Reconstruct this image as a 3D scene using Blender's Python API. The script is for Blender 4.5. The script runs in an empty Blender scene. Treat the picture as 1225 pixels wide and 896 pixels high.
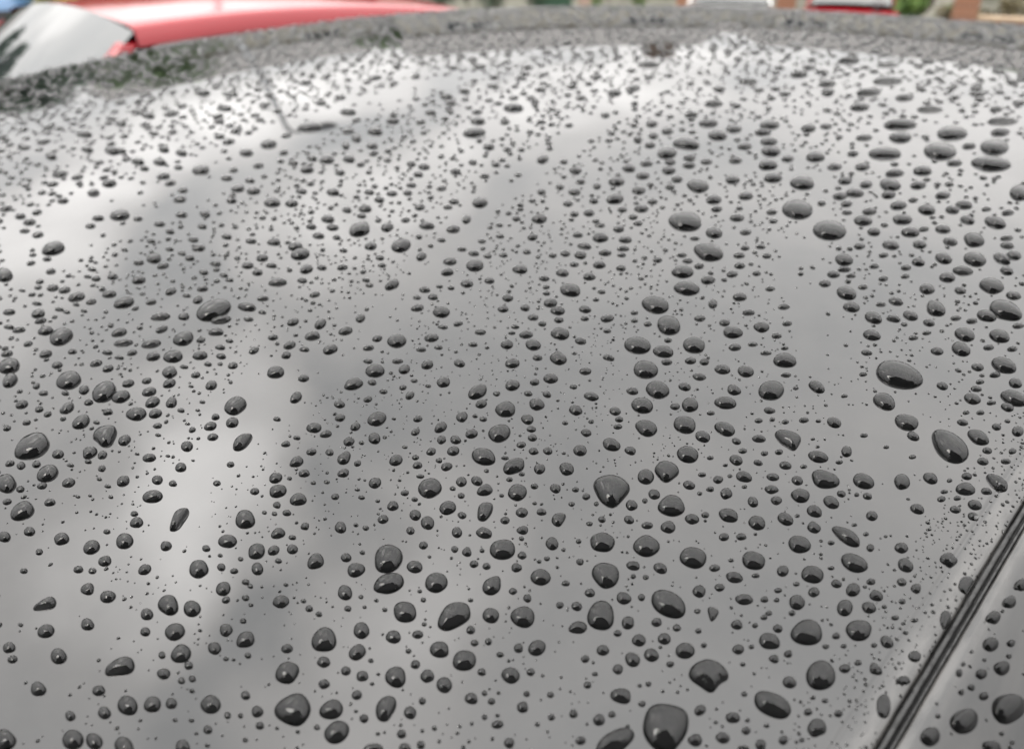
import bpy, math, random
import numpy as np
from mathutils import Vector, Matrix
R = math.radians
scene = bpy.context.scene
COL = scene.collection

# ------------------------------------------------------------------ camera
# World X runs along the wet car, Y across it (0 = near roof seam), Z up.  ROOF_Z is the datum of the roof seam.
ROOF_Z = 1.62
EYE = Vector((0.0, -0.0218557, ROOF_Z + 0.0889624))
FWD = Vector((0.6355854, 0.6135047, -0.4686610))
RGT = Vector((0.6990749, -0.7149450, 0.0121617))
UPV = Vector((0.3276055, 0.3353590, 0.8832944))
cam_data = bpy.data.cameras.new('camera')
cam = bpy.data.objects.new('camera', cam_data)
COL.objects.link(cam)
cam.matrix_world = Matrix(((RGT.x, UPV.x, -FWD.x, EYE.x), (RGT.y, UPV.y, -FWD.y, EYE.y), (RGT.z, UPV.z, -FWD.z, EYE.z), (0, 0, 0, 1)))
cam_data.sensor_width = 36.0
cam_data.lens = 946.754 / 1225.0 * 36.0
cam_data.clip_start = 0.01
cam_data.clip_end = 3000.0
cam_data.dof.use_dof = True
cam_data.dof.focus_distance = 0.268
cam_data.dof.aperture_fstop = cam_data.lens / 2.7
scene.camera = cam

PHI = 0.7677226
FH = Vector((math.cos(PHI), math.sin(PHI), 0.0))      # level heading of the view
RH = Vector((math.sin(PHI), -math.cos(PHI), 0.0))     # level right of the view
def spot(az, dist, z=0.0):
    """ground point at a compass angle (degrees right of the view heading) and distance from the viewer"""
    p = EYE + (FH * math.cos(R(az)) + RH * math.sin(R(az))) * dist
    return Vector((p.x, p.y, z))
def sky_dir(az, el):
    return (FH * math.cos(R(az)) + RH * math.sin(R(az))) * math.cos(R(el)) + Vector((0, 0, math.sin(R(el))))

# ------------------------------------------------------------------ exposure
scene.view_settings.view_transform = 'Standard'
scene.view_settings.look = 'None'
scene.view_settings.exposure = 0.0
scene.view_settings.gamma = 1.0
scene.view_settings.use_curve_mapping = False
scene.cycles.max_bounces = 12
scene.cycles.transmission_bounces = 8
scene.cycles.glossy_bounces = 6
scene.cycles.sample_clamp_indirect = 6.0

# ------------------------------------------------------------------ world: overcast sky with cloud texture
SUN_AZ, SUN_EL = -102.0, 60.0
sd = sky_dir(SUN_AZ, SUN_EL)
world = bpy.data.worlds.new('World')
scene.world = world
world.use_nodes = True
wt = world.node_tree
for n in list(wt.nodes):
    wt.nodes.remove(n)
def wn(t, **k):
    n = wt.nodes.new(t)
    for a, b in k.items():
        setattr(n, a, b)
    return n
def wmath(op, a, b=None, c=None, clamp=False):
    n = wn('ShaderNodeMath', operation=op, use_clamp=clamp)
    for i, v in enumerate((a, b, c)):
        if v is None:
            continue
        if isinstance(v, (int, float)):
            n.inputs[i].default_value = v
        else:
            wt.links.new(v, n.inputs[i])
    return n.outputs[0]
w_out = wn('ShaderNodeOutputWorld')
w_bg = wn('ShaderNodeBackground')
w_bg.inputs['Strength'].default_value = 0.1
wt.links.new(w_bg.outputs[0], w_out.inputs[0])
sky = wn('ShaderNodeTexSky', sky_type='NISHITA')
sky.sun_disc = False
sky.sun_elevation = R(SUN_EL)
sky.sun_rotation = math.atan2(sd.x, sd.y)
tc = wn('ShaderNodeTexCoord')
sep = wn('ShaderNodeSeparateXYZ')
wt.links.new(tc.outputs['Generated'], sep.inputs[0])
zc = wmath('MAXIMUM', sep.outputs['Z'], 0.0)
# cloud deck seen in perspective: direction / (height + small)
den = wmath('ADD', zc, 0.16)
cmb = wn('ShaderNodeCombineXYZ')
wt.links.new(wmath('DIVIDE', sep.outputs['X'], den), cmb.inputs[0])
wt.links.new(wmath('DIVIDE', sep.outputs['Y'], den), cmb.inputs[1])
n1 = wn('ShaderNodeTexNoise'); n1.inputs['Scale'].default_value = 2.2; n1.inputs['Detail'].default_value = 6.0; n1.inputs['Roughness'].default_value = 0.55; n1.inputs['Distortion'].default_value = 0.6
wt.links.new(cmb.outputs[0], n1.inputs['Vector'])
n2 = wn('ShaderNodeTexNoise'); n2.inputs['Scale'].default_value = 3.5; n2.inputs['Detail'].default_value = 4.0
wt.links.new(tc.outputs['Generated'], n2.inputs['Vector'])
sub = wn('ShaderNodeVectorMath', operation='SUBTRACT'); wt.links.new(n2.outputs['Color'], sub.inputs[0]); sub.inputs[1].default_value = (0.5, 0.5, 0.5)
scl = wn('ShaderNodeVectorMath', operation='SCALE'); wt.links.new(sub.outputs[0], scl.inputs[0]); scl.inputs['Scale'].default_value = 0.22
add = wn('ShaderNodeVectorMath', operation='ADD'); wt.links.new(tc.outputs['Generated'], add.inputs[0]); wt.links.new(scl.outputs[0], add.inputs[1])
nrm = wn('ShaderNodeVectorMath', operation='NORMALIZE'); wt.links.new(add.outputs[0], nrm.inputs[0])
# thinner (bright) and thicker (grey) parts of the cloud deck: azimuth, elevation, half width, amount
CLOUDS = [(-41, 46, 7, .55), (-50, 46, 6, .4), (-36, 41, 7.5, .42), (-44, 47, 14, .1),
          (-36, 52, 8, -.3), (-50, 56, 8, -.2), (-28, 46, 8, -.08), (-22, 40, 7, -.05),
          (-41, 62, 9, .25), (-25, 56, 9, .24),
          (-41, 23, 6, .34), (-36, 20.5, 5, .34), (-31, 18.5, 5, .32), (-25, 17, 5, .32), (-19, 16, 5, .34), (-13, 15, 5, .28), (-27, 23, 5, -.12), (-15, 21, 5, -.1),
          (-34, 29, 7, -.1), (-22, 36, 9, .06),
          (-23, 30, 5, .22), (-16, 28, 5, .26), (-9, 26, 5, .26), (-2, 22, 5, .26), (4, 19, 5, .24), (9, 17, 5, .22), (28, 22, 11, .12)]
tot = None
for az, el, hw, amt in CLOUDS:
    dv = sky_dir(az, el)
    dt = wn('ShaderNodeVectorMath', operation='DOT_PRODUCT')
    wt.links.new(nrm.outputs[0], dt.inputs[0]); dt.inputs[1].default_value = dv
    mr = wn('ShaderNodeMapRange', interpolation_type='SMOOTHERSTEP')
    wt.links.new(dt.outputs['Value'], mr.inputs['Value'])
    mr.inputs['From Min'].default_value = math.cos(R(hw * 1.25)); mr.inputs['From Max'].default_value = 1.0
    mr.inputs['To Min'].default_value = 0.0; mr.inputs['To Max'].default_value = amt
    tot = mr.outputs[0] if tot is None else wmath('ADD', tot, mr.outputs[0])
noise = wmath('MULTIPLY_ADD', n1.outputs['Fac'], 0.7, 0.65)      # 1 +- ~0.2
fac = wmath('ADD', noise, tot)
lum = wmath('MULTIPLY_ADD', zc, 0.80, 0.20)               # overcast sky: three times brighter overhead
lum = wmath('MULTIPLY', lum, fac)
SKY_LZ = 51.0
lum = wmath('MULTIPLY', lum, SKY_LZ)
tint = wn('ShaderNodeVectorMath', operation='SCALE')
tmix = wn('ShaderNodeMix', data_type='RGBA')                       # thick cloud bluish, thin cloud warm white
tmr = wn('ShaderNodeMapRange'); tmr.inputs['From Min'].default_value = .55; tmr.inputs['From Max'].default_value = 1.08
wt.links.new(fac, tmr.inputs['Value']); wt.links.new(tmr.outputs[0], tmix.inputs['Factor'])
tmix.inputs['A'].default_value = (0.95, 0.983, 1.0, 1); tmix.inputs['B'].default_value = (1.0, 0.978, 0.955, 1)
wt.links.new(tmix.outputs['Result'], tint.inputs[0])
wt.links.new(lum, tint.inputs['Scale'])
mix = wn('ShaderNodeMix', data_type='RGBA')
mix.inputs['Factor'].default_value = 0.93
wt.links.new(sky.outputs[0], mix.inputs['A']); wt.links.new(tint.outputs[0], mix.inputs['B'])
wt.links.new(mix.outputs['Result'], w_bg.inputs['Color'])

sun_data = bpy.data.lights.new('sun', 'SUN')
sun_data.energy = 1.3
sun_data.angle = R(20)
sun_data.color = (1.0, 0.96, 0.9)
sun = bpy.data.objects.new('sun', sun_data)
COL.objects.link(sun)
sun.rotation_euler = sd.to_track_quat('Z', 'Y').to_euler()

# ------------------------------------------------------------------ materials
def mat(name, color, rough=0.5, metallic=0.0, ior=1.5, coat=0.0, coat_rough=0.02, spec=0.5):
    m = bpy.data.materials.new(name); m.use_nodes = True
    b = m.node_tree.nodes['Principled BSDF']
    b.inputs['Base Color'].default_value = (*color, 1); b.inputs['Roughness'].default_value = rough
    b.inputs['Metallic'].default_value = metallic; b.inputs['IOR'].default_value = ior
    b.inputs['Coat Weight'].default_value = coat; b.inputs['Coat Roughness'].default_value = coat_rough
    b.inputs['Specular IOR Level'].default_value = spec
    return m
def vary(m, scale, c1, c2, bump=0.0, bscale=None, detail=4.0, dist=0.01):
    nt = m.node_tree; b = nt.nodes['Principled BSDF']
    t = nt.nodes.new('ShaderNodeTexCoord'); n = nt.nodes.new('ShaderNodeTexNoise')
    n.inputs['Scale'].default_value = scale; n.inputs['Detail'].default_value = detail
    nt.links.new(t.outputs['Object'], n.inputs['Vector'])
    r = nt.nodes.new('ShaderNodeValToRGB')
    r.color_ramp.elements[0].position = 0.35; r.color_ramp.elements[1].position = 0.65
    r.color_ramp.elements[0].color = (*c1, 1); r.color_ramp.elements[1].color = (*c2, 1)
    nt.links.new(n.outputs['Fac'], r.inputs['Fac']); nt.links.new(r.outputs['Color'], b.inputs['Base Color'])
    if bump:
        n2 = nt.nodes.new('ShaderNodeTexNoise'); n2.inputs['Scale'].default_value = bscale or scale * 6; n2.inputs['Detail'].default_value = 5
        nt.links.new(t.outputs['Object'], n2.inputs['Vector'])
        bp = nt.nodes.new('ShaderNodeBump'); bp.inputs['Strength'].default_value = bump; bp.inputs['Distance'].default_value = dist
        nt.links.new(n2.outputs['Fac'], bp.inputs['Height']); nt.links.new(bp.outputs['Normal'], b.inputs['Normal'])
    return m
def brick_mat(name, c1, c2, mortar):
    m = mat(name, c1, 0.85)
    nt = m.node_tree; b = nt.nodes['Principled BSDF']
    t = nt.nodes.new('ShaderNodeTexCoord'); mp = nt.nodes.new('ShaderNodeMapping')
    mp.inputs['Rotation'].default_value = (R(90), 0, 0)
    nt.links.new(t.outputs['Object'], mp.inputs['Vector'])
    k = nt.nodes.new('ShaderNodeTexBrick')
    k.inputs['Color1'].default_value = (*c1, 1); k.inputs['Color2'].default_value = (*c2, 1); k.inputs['Mortar'].default_value = (*mortar, 1)
    k.inputs['Scale'].default_value = 1.0; k.inputs['Brick Width'].default_value = 0.225; k.inputs['Row Height'].default_value = 0.075; k.inputs['Mortar Size'].default_value = 0.008
    nt.links.new(mp.outputs[0], k.inputs['Vector'])
    nt.links.new(k.outputs['Color'], b.inputs['Base Color'])
    bp = nt.nodes.new('ShaderNodeBump'); bp.inputs['Strength'].default_value = 0.6; bp.inputs['Distance'].default_value = 0.01; bp.invert = True
    nt.links.new(k.outputs['Fac'], bp.inputs['Height']); nt.links.new(bp.outputs['Normal'], b.inputs['Normal'])
    return m
M = {}
M['paint'] = mat('black_car_paint', (0.010, 0.0102, 0.0108), 0.012, 0.0, 1.66)
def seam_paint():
    m = mat('black_paint_with_seam_grime_and_edge_highlight', (0.006, 0.0102, 0.0108), 0.012, 0.0, 1.66)
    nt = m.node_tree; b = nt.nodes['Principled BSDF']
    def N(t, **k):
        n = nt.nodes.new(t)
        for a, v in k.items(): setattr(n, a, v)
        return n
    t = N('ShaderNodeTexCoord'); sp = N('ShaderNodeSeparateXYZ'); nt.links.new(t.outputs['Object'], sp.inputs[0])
    rp = N('ShaderNodeValToRGB')                       # across the seam, -12 mm .. +14 mm: shelf grime, panel-edge highlight painted as colour
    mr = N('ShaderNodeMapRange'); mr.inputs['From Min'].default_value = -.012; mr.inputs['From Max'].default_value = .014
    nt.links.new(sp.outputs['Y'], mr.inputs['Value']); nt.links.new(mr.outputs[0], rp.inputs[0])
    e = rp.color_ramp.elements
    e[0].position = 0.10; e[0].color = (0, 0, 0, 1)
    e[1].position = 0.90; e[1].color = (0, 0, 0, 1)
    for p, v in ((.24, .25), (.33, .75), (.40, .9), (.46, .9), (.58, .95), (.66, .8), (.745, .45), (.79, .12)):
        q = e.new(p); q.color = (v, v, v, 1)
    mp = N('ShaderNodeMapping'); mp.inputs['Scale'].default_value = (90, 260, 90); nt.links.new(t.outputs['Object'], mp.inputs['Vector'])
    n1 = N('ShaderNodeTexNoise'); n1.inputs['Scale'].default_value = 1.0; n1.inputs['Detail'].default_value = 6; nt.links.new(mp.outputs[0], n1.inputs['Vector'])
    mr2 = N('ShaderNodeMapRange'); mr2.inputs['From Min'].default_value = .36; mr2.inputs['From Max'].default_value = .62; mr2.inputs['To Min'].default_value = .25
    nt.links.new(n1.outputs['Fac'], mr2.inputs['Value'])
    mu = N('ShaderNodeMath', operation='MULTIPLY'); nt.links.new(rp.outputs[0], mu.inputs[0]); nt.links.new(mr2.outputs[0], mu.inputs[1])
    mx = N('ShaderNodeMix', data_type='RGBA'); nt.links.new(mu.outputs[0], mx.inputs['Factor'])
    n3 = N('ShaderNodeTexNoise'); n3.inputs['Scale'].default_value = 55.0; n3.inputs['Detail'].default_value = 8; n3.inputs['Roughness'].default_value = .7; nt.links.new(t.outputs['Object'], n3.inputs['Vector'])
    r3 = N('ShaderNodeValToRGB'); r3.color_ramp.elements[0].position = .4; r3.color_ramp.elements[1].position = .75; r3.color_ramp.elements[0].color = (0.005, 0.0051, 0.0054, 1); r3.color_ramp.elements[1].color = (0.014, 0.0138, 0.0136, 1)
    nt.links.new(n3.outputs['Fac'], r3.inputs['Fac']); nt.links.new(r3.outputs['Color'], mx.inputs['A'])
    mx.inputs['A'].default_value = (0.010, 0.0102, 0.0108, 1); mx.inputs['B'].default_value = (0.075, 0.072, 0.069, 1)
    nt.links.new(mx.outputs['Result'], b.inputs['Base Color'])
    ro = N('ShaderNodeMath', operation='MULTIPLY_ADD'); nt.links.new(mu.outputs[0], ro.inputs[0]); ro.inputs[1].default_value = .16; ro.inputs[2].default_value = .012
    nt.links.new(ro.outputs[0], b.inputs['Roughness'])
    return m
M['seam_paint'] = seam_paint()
M['red'] = vary(mat('red_car_paint', (0.32, 0.010, 0.018), 0.12, 0, 1.45), 2.0, (0.25, 0.004, 0.010), (0.23, 0.0035, 0.009))
M['blue'] = mat('blue_car_paint', (0.10, 0.20, 0.36), 0.3, 0.2, 1.5, 1.0, 0.02)
M['white'] = mat('white_car_paint', (0.6, 0.6, 0.59), 0.3, 0, 1.5, 1.0, 0.02)
M['glass'] = mat('laminated_car_glass', (0.02, 0.024, 0.024), 0.02, 0, 2.0)
M['rubber'] = mat('black_rubber', (0.012, 0.012, 0.012), 0.24, spec=.45)
def streaky(m):
    nt = m.node_tree; b = nt.nodes['Principled BSDF']
    t = nt.nodes.new('ShaderNodeTexCoord'); mp = nt.nodes.new('ShaderNodeMapping'); mp.inputs['Scale'].default_value = (320, 900, 900)
    n = nt.nodes.new('ShaderNodeTexNoise'); n.inputs['Scale'].default_value = 1.0; n.inputs['Detail'].default_value = 5
    nt.links.new(t.outputs['Object'], mp.inputs['Vector']); nt.links.new(mp.outputs[0], n.inputs['Vector'])
    mr = nt.nodes.new('ShaderNodeMapRange'); mr.inputs['From Min'].default_value = .3; mr.inputs['From Max'].default_value = .7; mr.inputs['To Min'].default_value = .1; mr.inputs['To Max'].default_value = .7
    nt.links.new(n.outputs['Fac'], mr.inputs['Value']); nt.links.new(mr.outputs[0], b.inputs['Roughness'])
    bp = nt.nodes.new('ShaderNodeBump'); bp.inputs['Strength'].default_value = .5; bp.inputs['Distance'].default_value = .0004
    nt.links.new(n.outputs['Fac'], bp.inputs['Height']); nt.links.new(bp.outputs['Normal'], b.inputs['Normal'])
streaky(M['rubber'])
M['tyre'] = vary(mat('tyre_rubber', (0.02, 0.02, 0.02), 0.8), 20, (0.018, 0.018, 0.018), (0.03, 0.03, 0.03), 0.3)
M['alloy'] = mat('alloy_rim', (0.5, 0.5, 0.52), 0.3, 1.0)
M['lamp_red'] = mat('red_lamp_lens', (0.45, 0.01, 0.02), 0.1)
M['lamp_clear'] = mat('clear_lamp_lens', (0.6, 0.6, 0.6), 0.1)
M['plastic'] = mat('dark_plastic', (0.025, 0.025, 0.027), 0.6)
M['asphalt'] = vary(mat('wet_asphalt', (0.05, 0.05, 0.05), 0.45), 1.5, (0.038, 0.038, 0.038), (0.062, 0.061, 0.06), 0.5, 90)
M['paving'] = vary(mat('concrete_paving', (0.2, 0.19, 0.18), 0.7), 2.0, (0.16, 0.155, 0.145), (0.24, 0.23, 0.215), 0.3, 60)
M['kerb'] = vary(mat('kerb_stone', (0.3, 0.3, 0.29), 0.7), 3.0, (0.25, 0.25, 0.24), (0.33, 0.32, 0.31), 0.3, 50)
M['brick'] = brick_mat('orange_brick', (0.26, 0.105, 0.05), (0.20, 0.08, 0.04), (0.24, 0.20, 0.16))
M['brick_dark'] = brick_mat('red_brown_brick', (0.24, 0.085, 0.05), (0.18, 0.065, 0.045), (0.25, 0.22, 0.19))
M['chimney'] = brick_mat('sooty_brown_brick', (0.13, 0.085, 0.06), (0.10, 0.07, 0.055), (0.14, 0.12, 0.10))
M['coping'] = vary(mat('sandstone_coping', (0.4, 0.3, 0.2), 0.8), 6, (0.34, 0.25, 0.17), (0.45, 0.34, 0.23), 0.3)
M['tile'] = vary(mat('grey_slate_roof', (0.15, 0.14, 0.135), 0.6), 4, (0.12, 0.115, 0.11), (0.18, 0.17, 0.165), 0.4, 30)
M['render'] = vary(mat('cream_render', (0.36, 0.34, 0.3), 0.85), 3, (0.32, 0.30, 0.265), (0.40, 0.375, 0.33), 0.3, 60)
M['frame'] = mat('white_window_frame', (0.78, 0.78, 0.76), 0.4)
M['pane'] = mat('house_window_glass', (0.03, 0.035, 0.04), 0.03, 0, 1.52)
M['door'] = mat('dark_green_door', (0.03, 0.07, 0.045), 0.4)
M['steel'] = vary(mat('galvanised_steel', (0.25, 0.26, 0.27), 0.5, 0.6), 8, (0.2, 0.21, 0.22), (0.3, 0.31, 0.32))
M['bark'] = vary(mat('tree_bark', (0.08, 0.06, 0.045), 0.9), 6, (0.055, 0.04, 0.03), (0.12, 0.09, 0.065), 0.6, 25)
M['wood'] = vary(mat('weathered_wood', (0.28, 0.2, 0.16), 0.85), 8, (0.22, 0.16, 0.125), (0.33, 0.24, 0.19), 0.4)
def leaf_mat(name, c1, c2):
    m = mat(name, c1, 0.6)
    nt = m.node_tree; b = nt.nodes['Principled BSDF']
    g = nt.nodes.new('ShaderNodeNewGeometry'); r = nt.nodes.new('ShaderNodeValToRGB')
    r.color_ramp.elements[0].color = (*c1, 1); r.color_ramp.elements[1].color = (*c2, 1)
    nt.links.new(g.outputs['Random Per Island'], r.inputs['Fac']); nt.links.new(r.outputs['Color'], b.inputs['Base Color'])
    return m
M['leaf'] = leaf_mat('green_leaf', (0.025, 0.06, 0.015), (0.07, 0.13, 0.03))
M['leaf_dark'] = leaf_mat('dark_evergreen_leaf', (0.012, 0.035, 0.018), (0.03, 0.065, 0.03))
M['leaf_light'] = leaf_mat('fresh_green_leaf', (0.06, 0.13, 0.02), (0.13, 0.21, 0.04))
M['leaf_gold'] = leaf_mat('yellow_green_leaf', (0.22, 0.20, 0.03), (0.34, 0.30, 0.05))
M['leaf_copper'] = leaf_mat('copper_leaf', (0.035, 0.012, 0.014), (0.07, 0.02, 0.022))
M['leaf_brown'] = leaf_mat('brown_green_leaf', (0.07, 0.055, 0.025), (0.12, 0.10, 0.04))
# clear water
mw = bpy.data.materials.new('clear_rain_water'); mw.use_nodes = True
bw = mw.node_tree.nodes['Principled BSDF']
bw.inputs['Base Color'].default_value = (1, 1, 1, 1); bw.inputs['Roughness'].default_value = 0.0
bw.inputs['IOR'].default_value = 1.34; bw.inputs['Transmission Weight'].default_value = 1.0
M['water'] = mw
# the same paint where water lies on it: without air above it the paint hardly mirrors anything
M['wet_paint'] = mat('wetted_black_paint', (0.006, 0.0061, 0.0063), 0.15, 0.0, 1.13, spec=0.3)

# ------------------------------------------------------------------ mesh helpers
def tag(o, label=None, cat=None, group=None, kind=None):
    if label: o['label'] = label
    if cat: o['category'] = cat
    if group: o['group'] = group
    if kind: o['kind'] = kind
    return o
def empty(name, loc, rz=0.0, label=None, cat=None, group=None):
    o = bpy.data.objects.new(name, None); COL.objects.link(o)
    o.location = loc; o.rotation_euler = (0, 0, rz); o.empty_display_size = 0.1
    return tag(o, label, cat, group)
def link(name, me, material, parent=None, loc=None):
    o = bpy.data.objects.new(name, me); COL.objects.link(o)
    if material and not me.materials: me.materials.append(material)
    if parent: o.parent = parent
    if loc is not None: o.location = loc
    return o
def mesh_np(name, V, F, smooth=True, slots=None):
    """F: (n,4) or (n,3) array, or a list of such arrays"""
    me = bpy.data.meshes.new(name)
    Fs = F if isinstance(F, list) else [F]
    V = np.asarray(V, np.float32)
    idx = np.concatenate([f.ravel() for f in Fs]).astype(np.int32)
    cnt = np.concatenate([np.full(len(f), f.shape[1], np.int32) for f in Fs])
    me.vertices.add(len(V)); me.vertices.foreach_set('co', V.ravel())
    me.loops.add(len(idx)); me.loops.foreach_set('vertex_index', idx)
    me.polygons.add(len(cnt))
    st = np.zeros(len(cnt), np.int32); st[1:] = np.cumsum(cnt)[:-1]
    me.polygons.foreach_set('loop_start', st); me.polygons.foreach_set('loop_total', cnt)
    me.polygons.foreach_set('use_smooth', np.full(len(cnt), smooth, bool))
    if slots is not None:
        me.polygons.foreach_set('material_index', np.concatenate([np.full(len(f), q, np.int32) for f, q in zip(Fs, slots)]))
    me.update(calc_edges=True)
    return me
def drop_mesh(name, V, F3, F4, Fb):
    me = mesh_np(name, V, [F3, F4, Fb], True, (0, 0, 1))
    me.materials.append(M['water']); me.materials.append(M['wet_paint'])
    return me
def grid_faces(nu, nv, closed_v=False, flip=False):
    i = np.arange(nu - 1)[:, None]; jn = nv if closed_v else nv - 1
    j = np.arange(jn)[None, :]; j2 = (j + 1) % nv
    a = i * nv + j; b = i * nv + j2; c = (i + 1) * nv + j2; d = (i + 1) * nv + j
    f = np.stack([a, b, c, d], -1).reshape(-1, 4)
    return f[:, ::-1] if flip else f
class MB:
    """collects simple shapes and links them as ONE mesh object"""
    def __init__(s): s.v = []; s.f = []
    def quad_prism(s, bot, top):
        o = len(s.v); n = len(bot)
        s.v += [tuple(p) for p in bot] + [tuple(p) for p in top]
        s.f.append(tuple(range(o + n - 1, o - 1, -1))); s.f.append(tuple(range(o + n, o + 2 * n)))
        for i in range(n):
            j = (i + 1) % n; s.f.append((o + i, o + j, o + n + j, o + n + i))
        return s
    def box(s, x0, x1, y0, y1, z0, z1):
        return s.quad_prism([(x0, y0, z0), (x1, y0, z0), (x1, y1, z0), (x0, y1, z0)], [(x0, y0, z1), (x1, y0, z1), (x1, y1, z1), (x0, y1, z1)])
    def tube(s, path, radii, n=10):
        o = len(s.v); path = [Vector(p) for p in path]
        for i, p in enumerate(path):
            t = (path[min(i + 1, len(path) - 1)] - path[max(i - 1, 0)]).normalized()
            a = t.orthogonal().normalized() if i == 0 else (a - t * a.dot(t)).normalized()
            b = t.cross(a)
            r = radii[i] if isinstance(radii, (list, tuple)) else radii
            for k in range(n):
                q = p + (a * math.cos(2 * math.pi * k / n) + b * math.sin(2 * math.pi * k / n)) * r
                s.v.append(tuple(q))
        for i in range(len(path) - 1):
            for k in range(n):
                k2 = (k + 1) % n
                s.f.append((o + i * n + k, o + i * n + k2, o + (i + 1) * n + k2, o + (i + 1) * n + k))
        s.f.append(tuple(range(o + n - 1, o - 1, -1))); m = o + (len(path) - 1) * n; s.f.append(tuple(range(m, m + n)))
        return s
    def poly(s, pts):
        o = len(s.v); s.v += [tuple(p) for p in pts]; s.f.append(tuple(range(o, o + len(pts)))); return s
    def lathe(s, prof, axis_y=True, n=28, c=(0, 0, 0)):
        o = len(s.v)
        for (r, h) in prof:
            for k in range(n):
                t = 2 * math.pi * k / n
                s.v.append((c[0] + r * math.cos(t), c[1] + h, c[2] + r * math.sin(t)) if axis_y else (c[0] + r * math.cos(t), c[1] + r * math.sin(t), c[2] + h))
        for i in range(len(prof) - 1):
            for k in range(n):
                k2 = (k + 1) % n
                s.f.append((o + i * n + k, o + i * n + k2, o + (i + 1) * n + k2, o + (i + 1) * n + k))
        return s
    def build(s, name, material, parent=None, smooth=False, loc=None, bevel=0.0):
        me = bpy.data.meshes.new(name); me.from_pydata(s.v, [], s.f); me.update()
        if smooth: me.polygons.foreach_set('use_smooth', [True] * len(me.polygons))
        o = link(name, me, material, parent, loc)
        if bevel:
            md = o.modifiers.new('bevel', 'BEVEL'); md.width = bevel; md.segments = 2; md.limit_method = 'ANGLE'
        return o

# ------------------------------------------------------------------ the wet car's roof shape
W = 1.12; K = 0.0219011; B = 0.0930319; A0 = 1.0403769; KK = 4 * K / W ** 2
ROOF_X0, ROOF_X1 = -0.14, 1.72
def zr(a, c): return ROOF_Z + KK * c * (W - c) - B * (a - A0) ** 2
# seam profile: distance outwards from the seam line (m), height against the roof surface (mm)
PROF_ROOF = [(-.0110, 0), (-.0104, -.01), (-.0099, -.05), (-.0095, -.24), (-.0091, -.34), (-.0087, -.24), (-.0083, -.10), (-.0078, -.10), (-.0070, -.11), (-.0060, -.15), (-.0050, -.22), (-.0042, -.30), (-.0034, -.44), (-.0028, -.64), (-.0023, -1.0), (-.0019, -1.6), (-.0017, -2.6), (-.0016, -4.2)]
PROF_SIDE = [(.0014, -4.0), (.0015, -1.6), (.0018, -1.0), (.0023, -.6), (.0029, -.38), (.0036, -.33), (.0044, -.45), (.0056, -.8), (.007, -1.35), (.010, -2.8), (.016, -6.2), (.024, -11.2), (.034, -18), (.048, -29), (.07, -52), (.09, -82)]
def dz_side(c): return np.interp(-c, [p[0] for p in PROF_SIDE], [p[1] for p in PROF_SIDE]) * 1e-3
def dz_roof(c): return np.interp(-c, [p[0] for p in PROF_ROOF], [p[1] for p in PROF_ROOF]) * 1e-3
def z_roof(a, c): return zr(a, c) + np.where(c < .011, dz_roof(c), 0.0)
def z_side(a, c): return zr(a, c) + dz_side(c)

# ------------------------------------------------------------------ setting: ground
def sheet(name, corners, z, material):
    me = bpy.data.meshes.new(name); me.from_pydata([(p[0], p[1], z) for p in corners], [], [tuple(range(len(corners)))]); me.update()
    return tag(link(name, me, material), kind='structure')
def vq(r0, r1, f0, f1):
    return [EYE + RH * r + FH * f for r, f in ((r0, f0), (r1, f0), (r1, f1), (r0, f1))]
sheet('ground', vq(-600, 600, -600, 600), 0.0, M['asphalt'])
def slab(name, r0, r1, f0, f1, z0, z1, material, bevel=0.0):
    q = vq(r0, r1, f0, f1)
    o = MB().quad_prism([(p[0], p[1], z0) for p in q], [(p[0], p[1], z1) for p in q]).build(name, material, bevel=bevel)
    return tag(o, kind='structure')
slab('kerb', -9, 40, 15.55, 15.68, -0.02, 0.125, M['kerb'], 0.012)
slab('pavement', -9, 40, 15.685, 19.8, -0.02, 0.12, M['paving'])
slab('garden_lawn', -9, 40, 20.6, 60, -0.02, 0.10, vary(mat('lawn', (0.05, 0.09, 0.02), 0.9), 4, (0.035, 0.07, 0.015), (0.07, 0.12, 0.03), 0.6, 60))

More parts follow.
